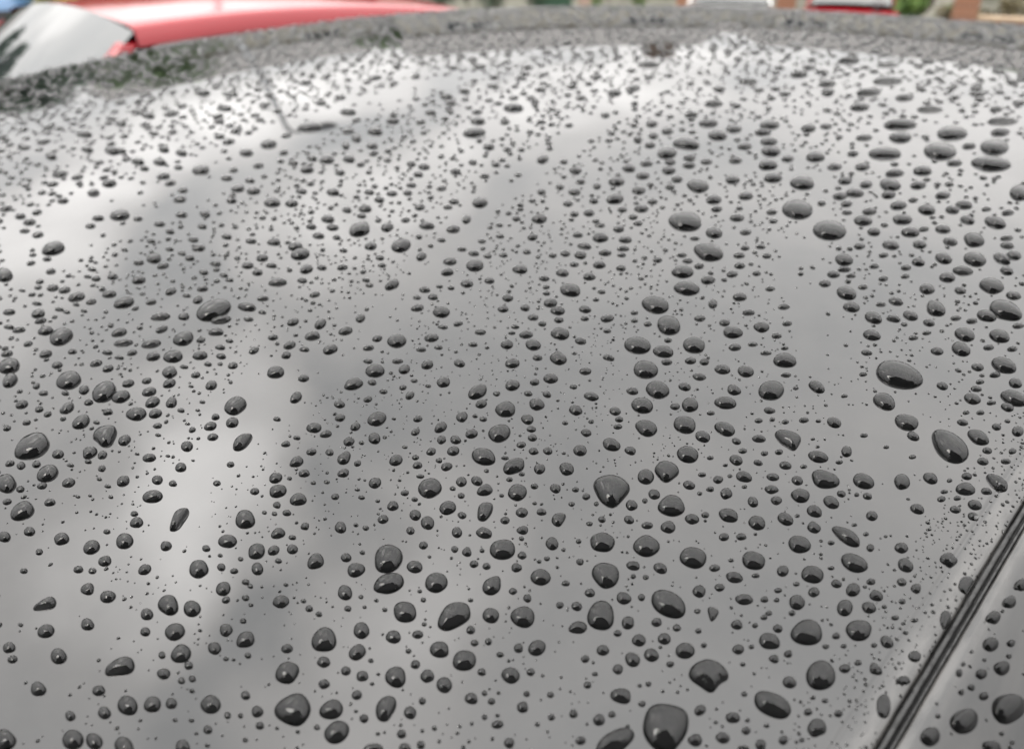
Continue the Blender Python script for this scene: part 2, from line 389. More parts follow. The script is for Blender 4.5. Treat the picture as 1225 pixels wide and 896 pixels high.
# ------------------------------------------------------------------ cars
def make_car(name, loc, yaw, paint, label, group=None, Lx=1.95, roof=(-1.35, .30), H=1.47, kx=.07, ky=.13, hw=.56, own=False, belt=.93, lift=1.0):
    t = empty(name, loc, yaw, label, 'car', group)
    s = Lx / 1.95
    # lower body lofted from stations: x, top z at the middle, shoulder z, half width
    ST = [(-1.95, .55, .50, .60), (-1.90, .80, .70, .72), (-1.80, .93, .88, .79), (-1.3, .94, .92, .83), (0, .94, .92, .84), (.9, .95, .91, .84), (1.15, .93, .87, .83), (1.6, .84, .78, .80), (1.85, .70, .64, .74), (1.95, .52, .48, .62)]
    V = []
    for x, zt, zs, h in ST:
        zt *= lift; zs *= lift
        half = [(0, zt), (.45 * h, zt - .004), (.82 * h, zt - .03), (.97 * h, zs - .04), (h, .62 * zs + .06), (h * 1.005, .5 * zs), (h * .98, .32), (h * .9, .2)]
        for y, z in half[::-1]: V.append((x * s, -y, z))
        for y, z in half[1:]: V.append((x * s, y, z))
    n = 15
    F = [grid_faces(len(ST), n)]
    me = mesh_np('body_shell', V, F)
    o = link('body_shell', me, M[paint], t)
    MB().poly([V[k] for k in range(n)][::-1]).build('rear_face', M['plastic'], t)
    MB().poly([V[(len(ST) - 1) * n + k] for k in range(n)]).build('front_face', M['plastic'], t)
    def zroof(x, y): return H - kx * (x - (roof[0] + roof[1]) / 2) ** 2 - ky * y * y
    x0, x1 = roof
    if not own:
        xs = np.linspace(x0, x1, 20); ys = [-hw - .05, -hw - .035, -hw, -hw * .9, -hw * .6, -hw * .3, 0, hw * .3, hw * .6, hw * .9, hw, hw + .035, hw + .05]
        V = [(x, y, zroof(x, max(-hw, min(hw, y))) - (0 if abs(y) <= hw else (.012 if abs(y) < hw + .04 else .06))) for x in xs for y in ys]
        link('roof_panel', mesh_np('roof_panel', V, grid_faces(20, len(ys))), M[paint], t)
    rx, fx = x0 - .48, x1 + .72
    ew = hw + .045
    def edge(x, sgn): return Vector((x, sgn * ew, zroof(x, hw) - .06))
    def glass(name, p00, p10, p11, p01, bulge, crown=0.0, mtl=M['glass']):
        V = []; p00, p10, p11, p01 = map(Vector, (p00, p10, p11, p01))
        nrm = (p10 - p00).cross(p01 - p00).normalized()
        for i in range(9):
            for j in range(7):
                u, v = i / 8, j / 6
                p = (p00 * (1 - u) + p10 * u) * (1 - v) + (p01 * (1 - u) + p11 * u) * v + nrm * bulge * (4 * u * (1 - u)) * (.4 + .6 * 4 * v * (1 - v) * .5)
                p.z += crown * 4 * u * (1 - u) * v
                V.append(tuple(p))
        return link(name, mesh_np(name, V, grid_faces(9, 7)), mtl, t)
    zb = belt * lift
    def topz(x): return zroof(x, 0) - .004
    if not own:
        glass('windscreen', (fx, -.755, zb), (fx, .755, zb), (x1 - .01, hw + .02, zroof(x1, hw) - .012), (x1 - .01, -hw - .02, zroof(x1, hw) - .012), .06, ky * hw * hw)
        glass('rear_window', (rx, .66, zb), (rx, -.66, zb), (x0 - .01, -hw + .01, zroof(x0, hw) - .004), (x0 - .01, hw - .01, zroof(x0, hw) - .004), .05, ky * hw * hw)
    else:
        glass('windscreen', (fx, -.70, zb), (fx, .70, zb), (x1 + .02, hw - .01, zroof(x1, hw) - .012), (x1 + .02, -hw + .01, zroof(x1, hw) - .012), .02)
        glass('rear_window', (rx, .66, zb), (rx, -.66, zb), (x0 - .02, -hw + .01, zroof(x0, hw) - .012), (x0 - .02, hw - .01, zroof(x0, hw) - .012), .02)
    xm = (x0 + x1) / 2 + .05
    for sg in (-1, 1):
        for (b0, b1, t0, t1) in ((rx + .30, xm - .04, x0 + .12, xm - .04), (xm + .04, fx - .12, xm + .04, x1 - .06)):
            a = [(b0, sg * .80, zb - .01), (b1, sg * .80, zb - .01), tuple(edge(t1, sg)), tuple(edge(t0, sg))]
            if sg > 0: a = [a[1], a[0], a[3], a[2]]
            glass('side_window', *a, .01)
        def pil(x_b, x_t, wd, yb=.79):
            e = edge(x_t, sg)
            MB().quad_prism([(x_b - wd, sg * yb, zb - .03), (x_b + wd, sg * yb, zb - .03), (x_b + wd, sg * (yb - .05), zb - .03), (x_b - wd, sg * (yb - .05), zb - .03)][::sg],
                            [(x_t - wd * .6, e.y - sg * .004, e.z + .01), (x_t + wd * .6, e.y - sg * .004, e.z + .01), (x_t + wd * .6, e.y - sg * .05, e.z + .02), (x_t - wd * .6, e.y - sg * .05, e.z + .02)][::sg]).build('pillar', M[paint], t, bevel=.01)
        pil(fx - .05, x1 + .02, .05, .75); pil(xm, xm, .05); pil(rx + .15, x0 + .05, .13, .76)
        xm2 = fx - .2
        MB().box(xm2 - .06, xm2 + .06, sg * .86 - .02 * 0, sg * 1.0, zb + .02, zb + .15).build('wing_mirror', M[paint], t, bevel=.03)
        for xw in (-1.22 * s, 1.25 * s):
            w = MB().lathe([(.18, -.09), (.29, -.105), (.315, -.07), (.315, .07), (.29, .105), (.18, .09)], n=28, c=(xw, sg * .76, .315)).build('wheel', M['tyre'], t, smooth=True)
            r = MB().lathe([(.0, sg * .06), (.05, sg * .075), (.17, sg * .06), (.19, sg * .09), (.195, sg * -.02)], n=20, c=(xw, sg * .76, .315)).build('rim', M['alloy'], w, smooth=True)
        MB().quad_prism([(-1.91 * s, sg * .55, .60), (-1.80 * s, sg * .80, .62), (-1.74 * s, sg * .815, .62), (-1.86 * s, sg * .52, .60)][::sg],
                        [(-1.86 * s, sg * .55, .86), (-1.72 * s, sg * .805, .88), (-1.66 * s, sg * .82, .88), (-1.80 * s, sg * .52, .86)][::sg]).build('tail_light', M['lamp_red'], t, bevel=.01)
        MB().box(-1.945 * s - .02, -1.93 * s, sg * .5 - .09, sg * .5 + .09, .36, .44).build('reflector', M['lamp_red'], t, bevel=.005)
        MB().quad_prism([(1.90 * s, sg * .45, .55), (1.80 * s, sg * .74, .56), (1.72 * s, sg * .75, .56), (1.80 * s, sg * .45, .55)][::-sg],
                        [(1.86 * s, sg * .45, .66), (1.74 * s, sg * .76, .72), (1.66 * s, sg * .76, .72), (1.76 * s, sg * .45, .66)][::-sg]).build('headlight', M['lamp_clear'], t, bevel=.01)
    MB().box(-1.99 * s, -1.90 * s, -.62, .62, .26, .50).build('bumper', M['plastic'], t, bevel=.03)
    MB().box(1.90 * s, 1.99 * s, -.62, .62, .24, .46).build('bumper', M['plastic'], t, bevel=.03)
    return t

XC = (ROOF_X0 + ROOF_X1) / 2
own_H = ROOF_Z + K - B * (XC - A0) ** 2
own = make_car('wet_car', (XC + .25, W / 2, 0), 0.0, 'paint', 'black car in the foreground, its glossy roof covered in rain drops', None, Lx=2.25,
               roof=(ROOF_X0 - XC - .25, ROOF_X1 - XC - .25), H=ROOF_Z - .02, kx=.09, ky=.07, hw=.56, own=True, belt=.96)
inv = Vector((-(XC + .25), -W / 2, 0))
# roof panel with both seam edges
cs = [ -p[0] for p in PROF_ROOF[::-1]] + list(np.concatenate([np.linspace(.012, .05, 8), np.linspace(.06, W - .012, 70)])) + [W + p[0] for p in PROF_ROOF]
dzs = [p[1] * 1e-3 for p in PROF_ROOF[::-1]] + [0] * 78 + [p[1] * 1e-3 for p in PROF_ROOF]
xs = np.linspace(ROOF_X0, ROOF_X1, 170)
AA, CC = np.meshgrid(xs, cs, indexing='ij')
ZZ = zr(AA, CC) + np.array(dzs)[None, :]
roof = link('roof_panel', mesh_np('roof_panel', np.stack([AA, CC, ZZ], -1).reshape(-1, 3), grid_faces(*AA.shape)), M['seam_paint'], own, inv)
# side panels beside the seams
for sgn in (-1, 1):
    cs2 = np.array([p[0] for p in PROF_SIDE]); cc = -cs2 if sgn < 0 else W + cs2
    AA, CC = np.meshgrid(xs, cc, indexing='ij')
    ZZ = zr(AA, CC) + np.array([p[1] for p in PROF_SIDE])[None, :] * 1e-3
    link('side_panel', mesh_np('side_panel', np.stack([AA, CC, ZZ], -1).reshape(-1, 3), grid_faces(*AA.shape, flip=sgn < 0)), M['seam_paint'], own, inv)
    # rubber strip pressed into the seam: two lips with a groove between
    rp = [(-.00178, -2.3), (-.0016, -1.6), (-.0013, -1.2), (-.0009, -1.0), (-.0004, -1.05), (-.0001, -1.4), (.0001, -2.6), (.00035, -2.6), (.0005, -1.7), (.0008, -1.3), (.0011, -1.25), (.0013, -1.4), (.00148, -1.9)]
    rs = np.array([p[0] for p in rp]); cc = -rs if sgn < 0 else W + rs
    xs3 = np.linspace(ROOF_X0, ROOF_X1, 900)
    AA, CC = np.meshgrid(xs3, cc, indexing='ij')
    rng = np.random.default_rng(5)
    wob = np.interp(xs3, np.linspace(ROOF_X0, ROOF_X1, 300), rng.normal(0, .0002, 300)) + np.interp(xs3, np.linspace(ROOF_X0, ROOF_X1, 880), rng.normal(0, .00012, 880))
    ZZ = zr(AA, CC) + np.array([p[1] for p in rp])[None, :] * 1e-3 + wob[:, None]
    link('rubber_trim', mesh_np('rubber_trim', np.stack([AA, CC, ZZ], -1).reshape(-1, 3), grid_faces(*AA.shape, flip=sgn < 0)), M['rubber'], own, inv)

# the red car alongside, and the cars parked further off
make_car('parked_car', (1.40, 3.30, 0), math.pi, 'red', 'red hatchback parked alongside, only its pale reflecting roof showing', 'parked cars', H=1.562, ky=.10, roof=(-1.12, .30))
bc = spot(-33.2, 22.5); make_car('parked_car', (bc.x, bc.y, 0), math.atan2(FH.y, FH.x) + R(62), 'blue', 'light blue car far off at the upper left corner', 'parked cars')
wc = spot(13.7, 18.2); make_car('parked_car', (wc.x, wc.y, 0), math.atan2(FH.y, FH.x) + R(-14), 'white', 'white car with a grey rear window between white pillars', 'parked cars', belt=.97)
rc = spot(20.9, 18.4); make_car('parked_car', (rc.x, rc.y, 0), math.atan2(FH.y, FH.x) + R(-21), 'red', 'red car with a grey rear window, right of the white car', 'parked cars', belt=1.0, H=1.52)

# ------------------------------------------------------------------ garden walls and pillars
def pillar(az, dist, wd, h, label, m='brick'):
    p = spot(az, dist); t = empty('brick_pillar', p, PHI - R(az), label, 'pillar', 'brick gate pillars')
    MB().box(-wd / 2, wd / 2, -wd / 2, wd / 2, 0, h).build('shaft', M[m], t, bevel=.008)
    MB().box(-wd / 2 - .04, wd / 2 + .04, -wd / 2 - .04, wd / 2 + .04, h, h + .07).build('cap', M['coping'], t, bevel=.012)
pillar(10.9, 20.4, .42, 1.75, 'orange brick pillar just left of the white car')
pillar(17.1, 20.4, .42, 1.75, 'orange brick pillar between the white car and the red one')
pillar(27.2, 13.6, .32, 1.6, 'brown brick pillar at the left end of the low wall', 'brick')
def wall(name, az0, az1, dist, h, m, label, th=.22):
    a, b = spot(az0, dist), spot(az1, dist); d = b - a; L = d.length
    t = empty(name, a, math.atan2(d.y, d.x), label, 'wall')
    MB().box(0, L, -th / 2, th / 2, 0, h).build('wall_face', M[m], t, bevel=.006)
    MB().box(-.01, L + .01, -th / 2 - .03, th / 2 + .03, h, h + .06).build('coping', M['coping'], t, bevel=.012)
wall('garden_wall', 28.0, 48, 13.6, .98, 'brick_dark', 'low red brown brick garden wall at the right edge, pale coping on top')
p = spot(4.4, 20.2); t = empty('gate_post', p, PHI, 'weathered pinkish wooden post standing in front of the hedge', 'post')
MB().box(-.16, .16, -.14, .14, 0, 1.5).build('shaft', M['wood'], t, bevel=.01); MB().box(-.19, .19, -.17, .17, 1.5, 1.56).build('cap', M['wood'], t, bevel=.01)

# ------------------------------------------------------------------ foliage
def leaves(centers, radii, n, size, rng):
    """n small leaf quads spread through lumpy clusters -> V, F"""
    centers = np.array(centers, float); radii = np.array(radii, float)
    pr = radii ** 2; pr /= pr.sum()
    k = rng.choice(len(centers), n, p=pr)
    d = rng.normal(size=(n, 3)); d /= np.linalg.norm(d, axis=1, keepdims=True)
    rr = radii[k] * rng.random(n) ** .38
    c = centers[k] + d * rr[:, None]
    c[:, 2] = np.maximum(c[:, 2], .03)
    nn = d + rng.normal(0, .6, (n, 3)) + np.array([0, 0, .4]); nn /= np.linalg.norm(nn, axis=1, keepdims=True)
    r = rng.normal(size=(n, 3)); u = np.cross(nn, r); u /= np.linalg.norm(u, axis=1, keepdims=True); v = np.cross(nn, u)
    s = size * rng.uniform(.6, 1.3, n)[:, None]
    V = np.stack([c - u * s, c + v * s * .5, c + u * s, c - v * s * .5], 1).reshape(-1, 3)
    return V, np.arange(4 * n).reshape(-1, 4)
def tree(name, pos, h, cr, material, label, seed, n=5000, size=.16, trunk=.35, group='trees behind the gardens'):
    rng = np.random.default_rng(seed)
    t = empty(name, pos, 0, label, 'tree', group)
    mb = MB(); zt = h * trunk
    top = Vector((rng.normal(0, .2), rng.normal(0, .2), h * .8))
    mb.tube([(0, 0, -.05), (0.03, 0, zt * .5), (top.x * .4, top.y * .4, zt), tuple(top)], [h * .032, h * .025, h * .02, h * .006], 9)
    cs, rs = [], []
    for i in range(16):
        th = rng.uniform(0, 6.28); zz = rng.uniform(zt, h * .92); f = 1 - ((zz - h * .58) / (h * .5)) ** 2
        r0 = cr * max(.25, f) * rng.uniform(.35, .8)
        c = (r0 * math.cos(th), r0 * math.sin(th), zz); cs.append(c); rs.append(cr * rng.uniform(.28, .5))
        if i < 8: mb.tube([(top.x * .3, top.y * .3, zz * .75), (c[0] * .6, c[1] * .6, zz * .92), c], [h * .01, h * .007, h * .003], 6)
    cs.append((0, 0, h * .93)); rs.append(cr * .35)
    mb.build('trunk', M['bark'], t, smooth=True)
    V, F = leaves(cs, rs, n, size, rng)
    link('crown', mesh_np('crown', V, F, False), M[material], t)
    return t
def bush(name, pos, wx, wy, h, material, label, cat, seed, n=2500, size=.06, yaw=0, group=None):
    rng = np.random.default_rng(seed)
    t = empty(name, pos, yaw, label, cat, group)
    cs, rs = [], []
    m = max(6, int(wx * 5))
    for i in range(m):
        cs.append((rng.uniform(-wx / 2, wx / 2), rng.uniform(-wy / 2, wy / 2) * .6, rng.uniform(.25, .85) * h)); rs.append(min(wy, h) * rng.uniform(.25, .42))
    V, F = leaves(cs, rs, n, size, rng)
    link('foliage', mesh_np('foliage', V, F, False), M[material], t)
    mb = MB()
    for i in range(max(3, m // 3)):
        c = cs[i]; mb.tube([(c[0] * .7, c[1] * .7, -.03), (c[0] * .9, c[1] * .9, c[2] * .5), c], [.02, .015, .005], 5)
    mb.build('stem', M['bark'], t, smooth=True)
    return t
yv = PHI - math.pi / 2     # faces the viewer
bush('hedge', spot(-1.8, 21.4), 3.4, .9, 2.2, 'leaf_dark', 'dark green clipped hedge left of the wooden post', 'hedge', 1, 5000, .05, yv)
bush('hedge', spot(7.3, 21.4), 2.4, .9, 2.3, 'leaf_light', 'fresh green hedge right of the wooden post', 'hedge', 2, 4000, .05, yv)
bush('hedge', spot(14.0, 22.4), 3.4, .9, 2.4, 'leaf_dark', 'dark hedge behind the white car', 'hedge', 3, 4500, .05, yv)
bush('hedge', spot(21.0, 22.2), 3.4, .9, 2.4, 'leaf_dark', 'dark hedge behind the second red car', 'hedge', 4, 4500, .05, yv)
bush('shrub', spot(23.9, 17.0), 1.1, .8, 1.9, 'leaf_copper', 'dark copper-leaved shrub right of the second red car', 'shrub', 5, 2500, .05, yv)
bush('shrub', spot(25.7, 15.6), .8, .6, 1.5, 'leaf_light', 'bright green shrub left of the brown pillar', 'shrub', 6, 2000, .05, yv)
bush('shrub', spot(30.0, 14.7), 2.2, .7, 1.5, 'leaf_brown', 'brownish shrub spilling over the low brick wall', 'shrub', 7, 3500, .05, yv)
bush('shrub', spot(-27.9, 21.0), .8, .7, 1.4, 'leaf_gold', 'yellow green shrub beside the far blue car', 'shrub', 8, 2500, .05, yv)
bush('shrub', spot(-24.6, 21.6), 1.6, .8, 1.3, 'leaf_brown', 'brown green shrub behind the roof of the red car', 'shrub', 9, 3500, .05, yv)
bush('hedge', spot(-20.0, 23.0), 3.4, 1.0, 1.6, 'leaf_dark', 'dark hedge behind the roof of the red car', 'hedge', 10, 5000, .06, yv)

# trees standing above the frame, mirrored in the far part of the roof, and unseen dark trees and hedge added behind the viewer to blacken drop rims
tree('tree', spot(-45, 14), 5.2, 1.6, 'leaf_dark', 'dark evergreen tree at the far left, mirrored at the left roof edge', 21, 6000, .13, .2)
tree('tree', spot(-33, 24), 4.9, 2.0, 'leaf_dark', 'dark tree behind the blue car, mirrored at the left roof edge', 22, 6000, .14, .2)
tree('tree', spot(-25, 25), 5.6, 2.2, 'leaf', 'green tree behind the shrubs at the upper left', 23, 6000, .15, .25)
tree('tree', spot(-9, 33), 6.9, 2.6, 'leaf', 'green tree standing between two cream houses across the road', 33, 6000, .16, .3)
tree('tree', spot(32, 32), 8.0, 2.6, 'leaf', 'green tree behind the low wall on the right', 26, 6000, .15, .3)
tree('tree', spot(42, 24), 7.0, 2.8, 'leaf', 'green tree beyond the right edge of the low wall', 27, 6000, .16, .3)
tree('tree', spot(178, 3.0), 5.6, 2.7, 'leaf_dark', 'unseen dark tree added behind the viewer to blacken the near rims of the drops', 28, 34000, .15, .3)
tree('tree', spot(150, 4.9), 5.8, 2.5, 'leaf_dark', 'unseen dark tree added behind the viewer for darker drop rims, beyond the near side of the wet car', 31, 24000, .15, .3)
tree('tree', spot(-150, 3.8), 5.0, 2.2, 'leaf_dark', 'unseen dark tree added behind the viewer for darker drop rims, at the left of the nearest one', 32, 24000, .15, .3)
bush('hedge', spot(180, 4.6), 15.0, 1.2, 2.6, 'leaf_dark', 'unseen tall dark hedge added behind the viewer to darken the lower rims of the drops', 'hedge', 30, 16000, .09, yv)

# ------------------------------------------------------------------ houses
def house(az, dist, yaw_off, w, d, ea, ri, m, label, chim=False):
    p = spot(az, dist); t = empty('house', p, PHI - math.pi / 2 - R(az) + R(yaw_off), label, 'house', 'houses across the road')
    x0, x1, y0, y1 = -w / 2, w / 2, 0, d
    MB().quad_prism([(x0, y0, 0), (x0, y1, 0), (x0, y1, ea), (x0, d / 2, ri), (x0, y0, ea)], [(x1, y0, 0), (x1, y1, 0), (x1, y1, ea), (x1, d / 2, ri), (x1, y0, ea)]).build('wall', M[m], t)
    r = MB(); o = .35; sl = (ri - ea) / (d / 2)
    for sg, ya in ((1, y0), (-1, y1)):
        ye = ya - sg * o; ze = ea - o * sl
        r.quad_prism([(x0 - o, ye, ze + .02), (x1 + o, ye, ze + .02), (x1 + o, d / 2, ri + .02), (x0 - o, d / 2, ri + .02)][::sg], [(x0 - o, ye, ze + .16), (x1 + o, ye, ze + .16), (x1 + o, d / 2, ri + .16), (x0 - o, d / 2, ri + .16)][::sg])
    ro = r.build('roof', M['tile'], t)
    if chim:
        ch = MB().box(x1 - 1.6, x1 - .6, d / 2 - .35, d / 2 + .35, ri - .5, ri + 1.0).box(x1 - 1.65, x1 - .55, d / 2 - .4, d / 2 + .4, ri + 1.003, ri + 1.12).build('chimney', M['chimney'], ro)
        for (px, py) in ((x1 - 1.3, d / 2), (x1 - .9, d / 2)):
            MB().tube([(px, py, ri + 1.1), (px, py, ri + 1.45)], [.11, .09], 10).build('chimney_pot', M['chimney'], ro)
    for zz in (1.0, 3.6):
        if zz + 1.3 > ea + .2: continue
        for xx in ((x0 + w * .22), (x1 - w * .22)):
            f = MB().box(xx - .8, xx + .8, -.06, .02, zz, zz + .08).box(xx - .8, xx + .8, -.06, .02, zz + 1.17, zz + 1.25).box(xx - .8, xx - .72, -.06, .02, zz + .08, zz + 1.17).box(xx + .72, xx + .8, -.06, .02, zz + .08, zz + 1.17).box(xx - .03, xx + .03, -.055, .02, zz + .08, zz + 1.17).build('window', M['frame'], t)
            for a, b in ((xx - .72, xx - .03), (xx + .03, xx + .72)):
                MB().box(a, b, -.03, -.01, zz + .08, zz + 1.17).build('pane', M['pane'], f)
            MB().box(xx - .9, xx + .9, -.14, .0, zz - .09, zz - .003).build('sill', M['coping'], f)
    dr = MB().box(-.5, .5, -.05, .01, .05, 2.1).build('door', M['door'], t, bevel=.01); MB().box(.36, .40, -.11, -.05, 1.0, 1.14).build('handle', M['alloy'], dr)
    return t
house(2.4, 25.0, 4, 9.5, 7.5, 5.2, 7.4, 'render', 'cream rendered house across the road, its brick chimney mirrored in the roof', True)
house(23.8, 27, -6, 9.0, 7.5, 5.3, 7.6, 'render', 'cream rendered house behind the right-hand gardens')
house(13.3, 42, 0, 8, 7, 6.2, 8.6, 'render', 'cream rendered house seen through the gap, further back')
house(-19, 30, 8, 10, 8, 5.0, 7.4, 'render', 'cream rendered house beyond the trees on the left')
house(-41, 38, 10, 10, 8, 4.9, 7.4, 'brick_dark', 'brown brick house far down the road at the left')

# street lamp whose mirror image crosses the roof
p = spot(-19.0, 16.0); t = empty('street_lamp', p, PHI - math.pi / 2 + R(19), 'grey street lamp beyond the red car, mirrored upside down in the roof', 'street lamp')
MB().tube([(0, 0, 0), (0, 0, 1.2), (0, 0, 1.25), (0, 0, 6.7)], [.11, .10, .075, .05], 12).build('pole', M['steel'], t, smooth=True)
MB().tube([(0, 0, 6.65), (.05, 0, 6.85), (.2, 0, 6.95), (.5, 0, 6.98)], [.05, .045, .04, .04], 10).build('arm', M['steel'], t, smooth=True)
h_ = MB().tube([(.45, 0, 6.97), (.55, 0, 6.98), (.85, 0, 6.98), (1.0, 0, 6.97)], [.06, .11, .12, .06], 12).build('lantern', M['steel'], t, smooth=True)
MB().box(.58, .90, -.08, .08, 6.83, 6.87).build('lens', M['lamp_clear'], h_, bevel=.02)

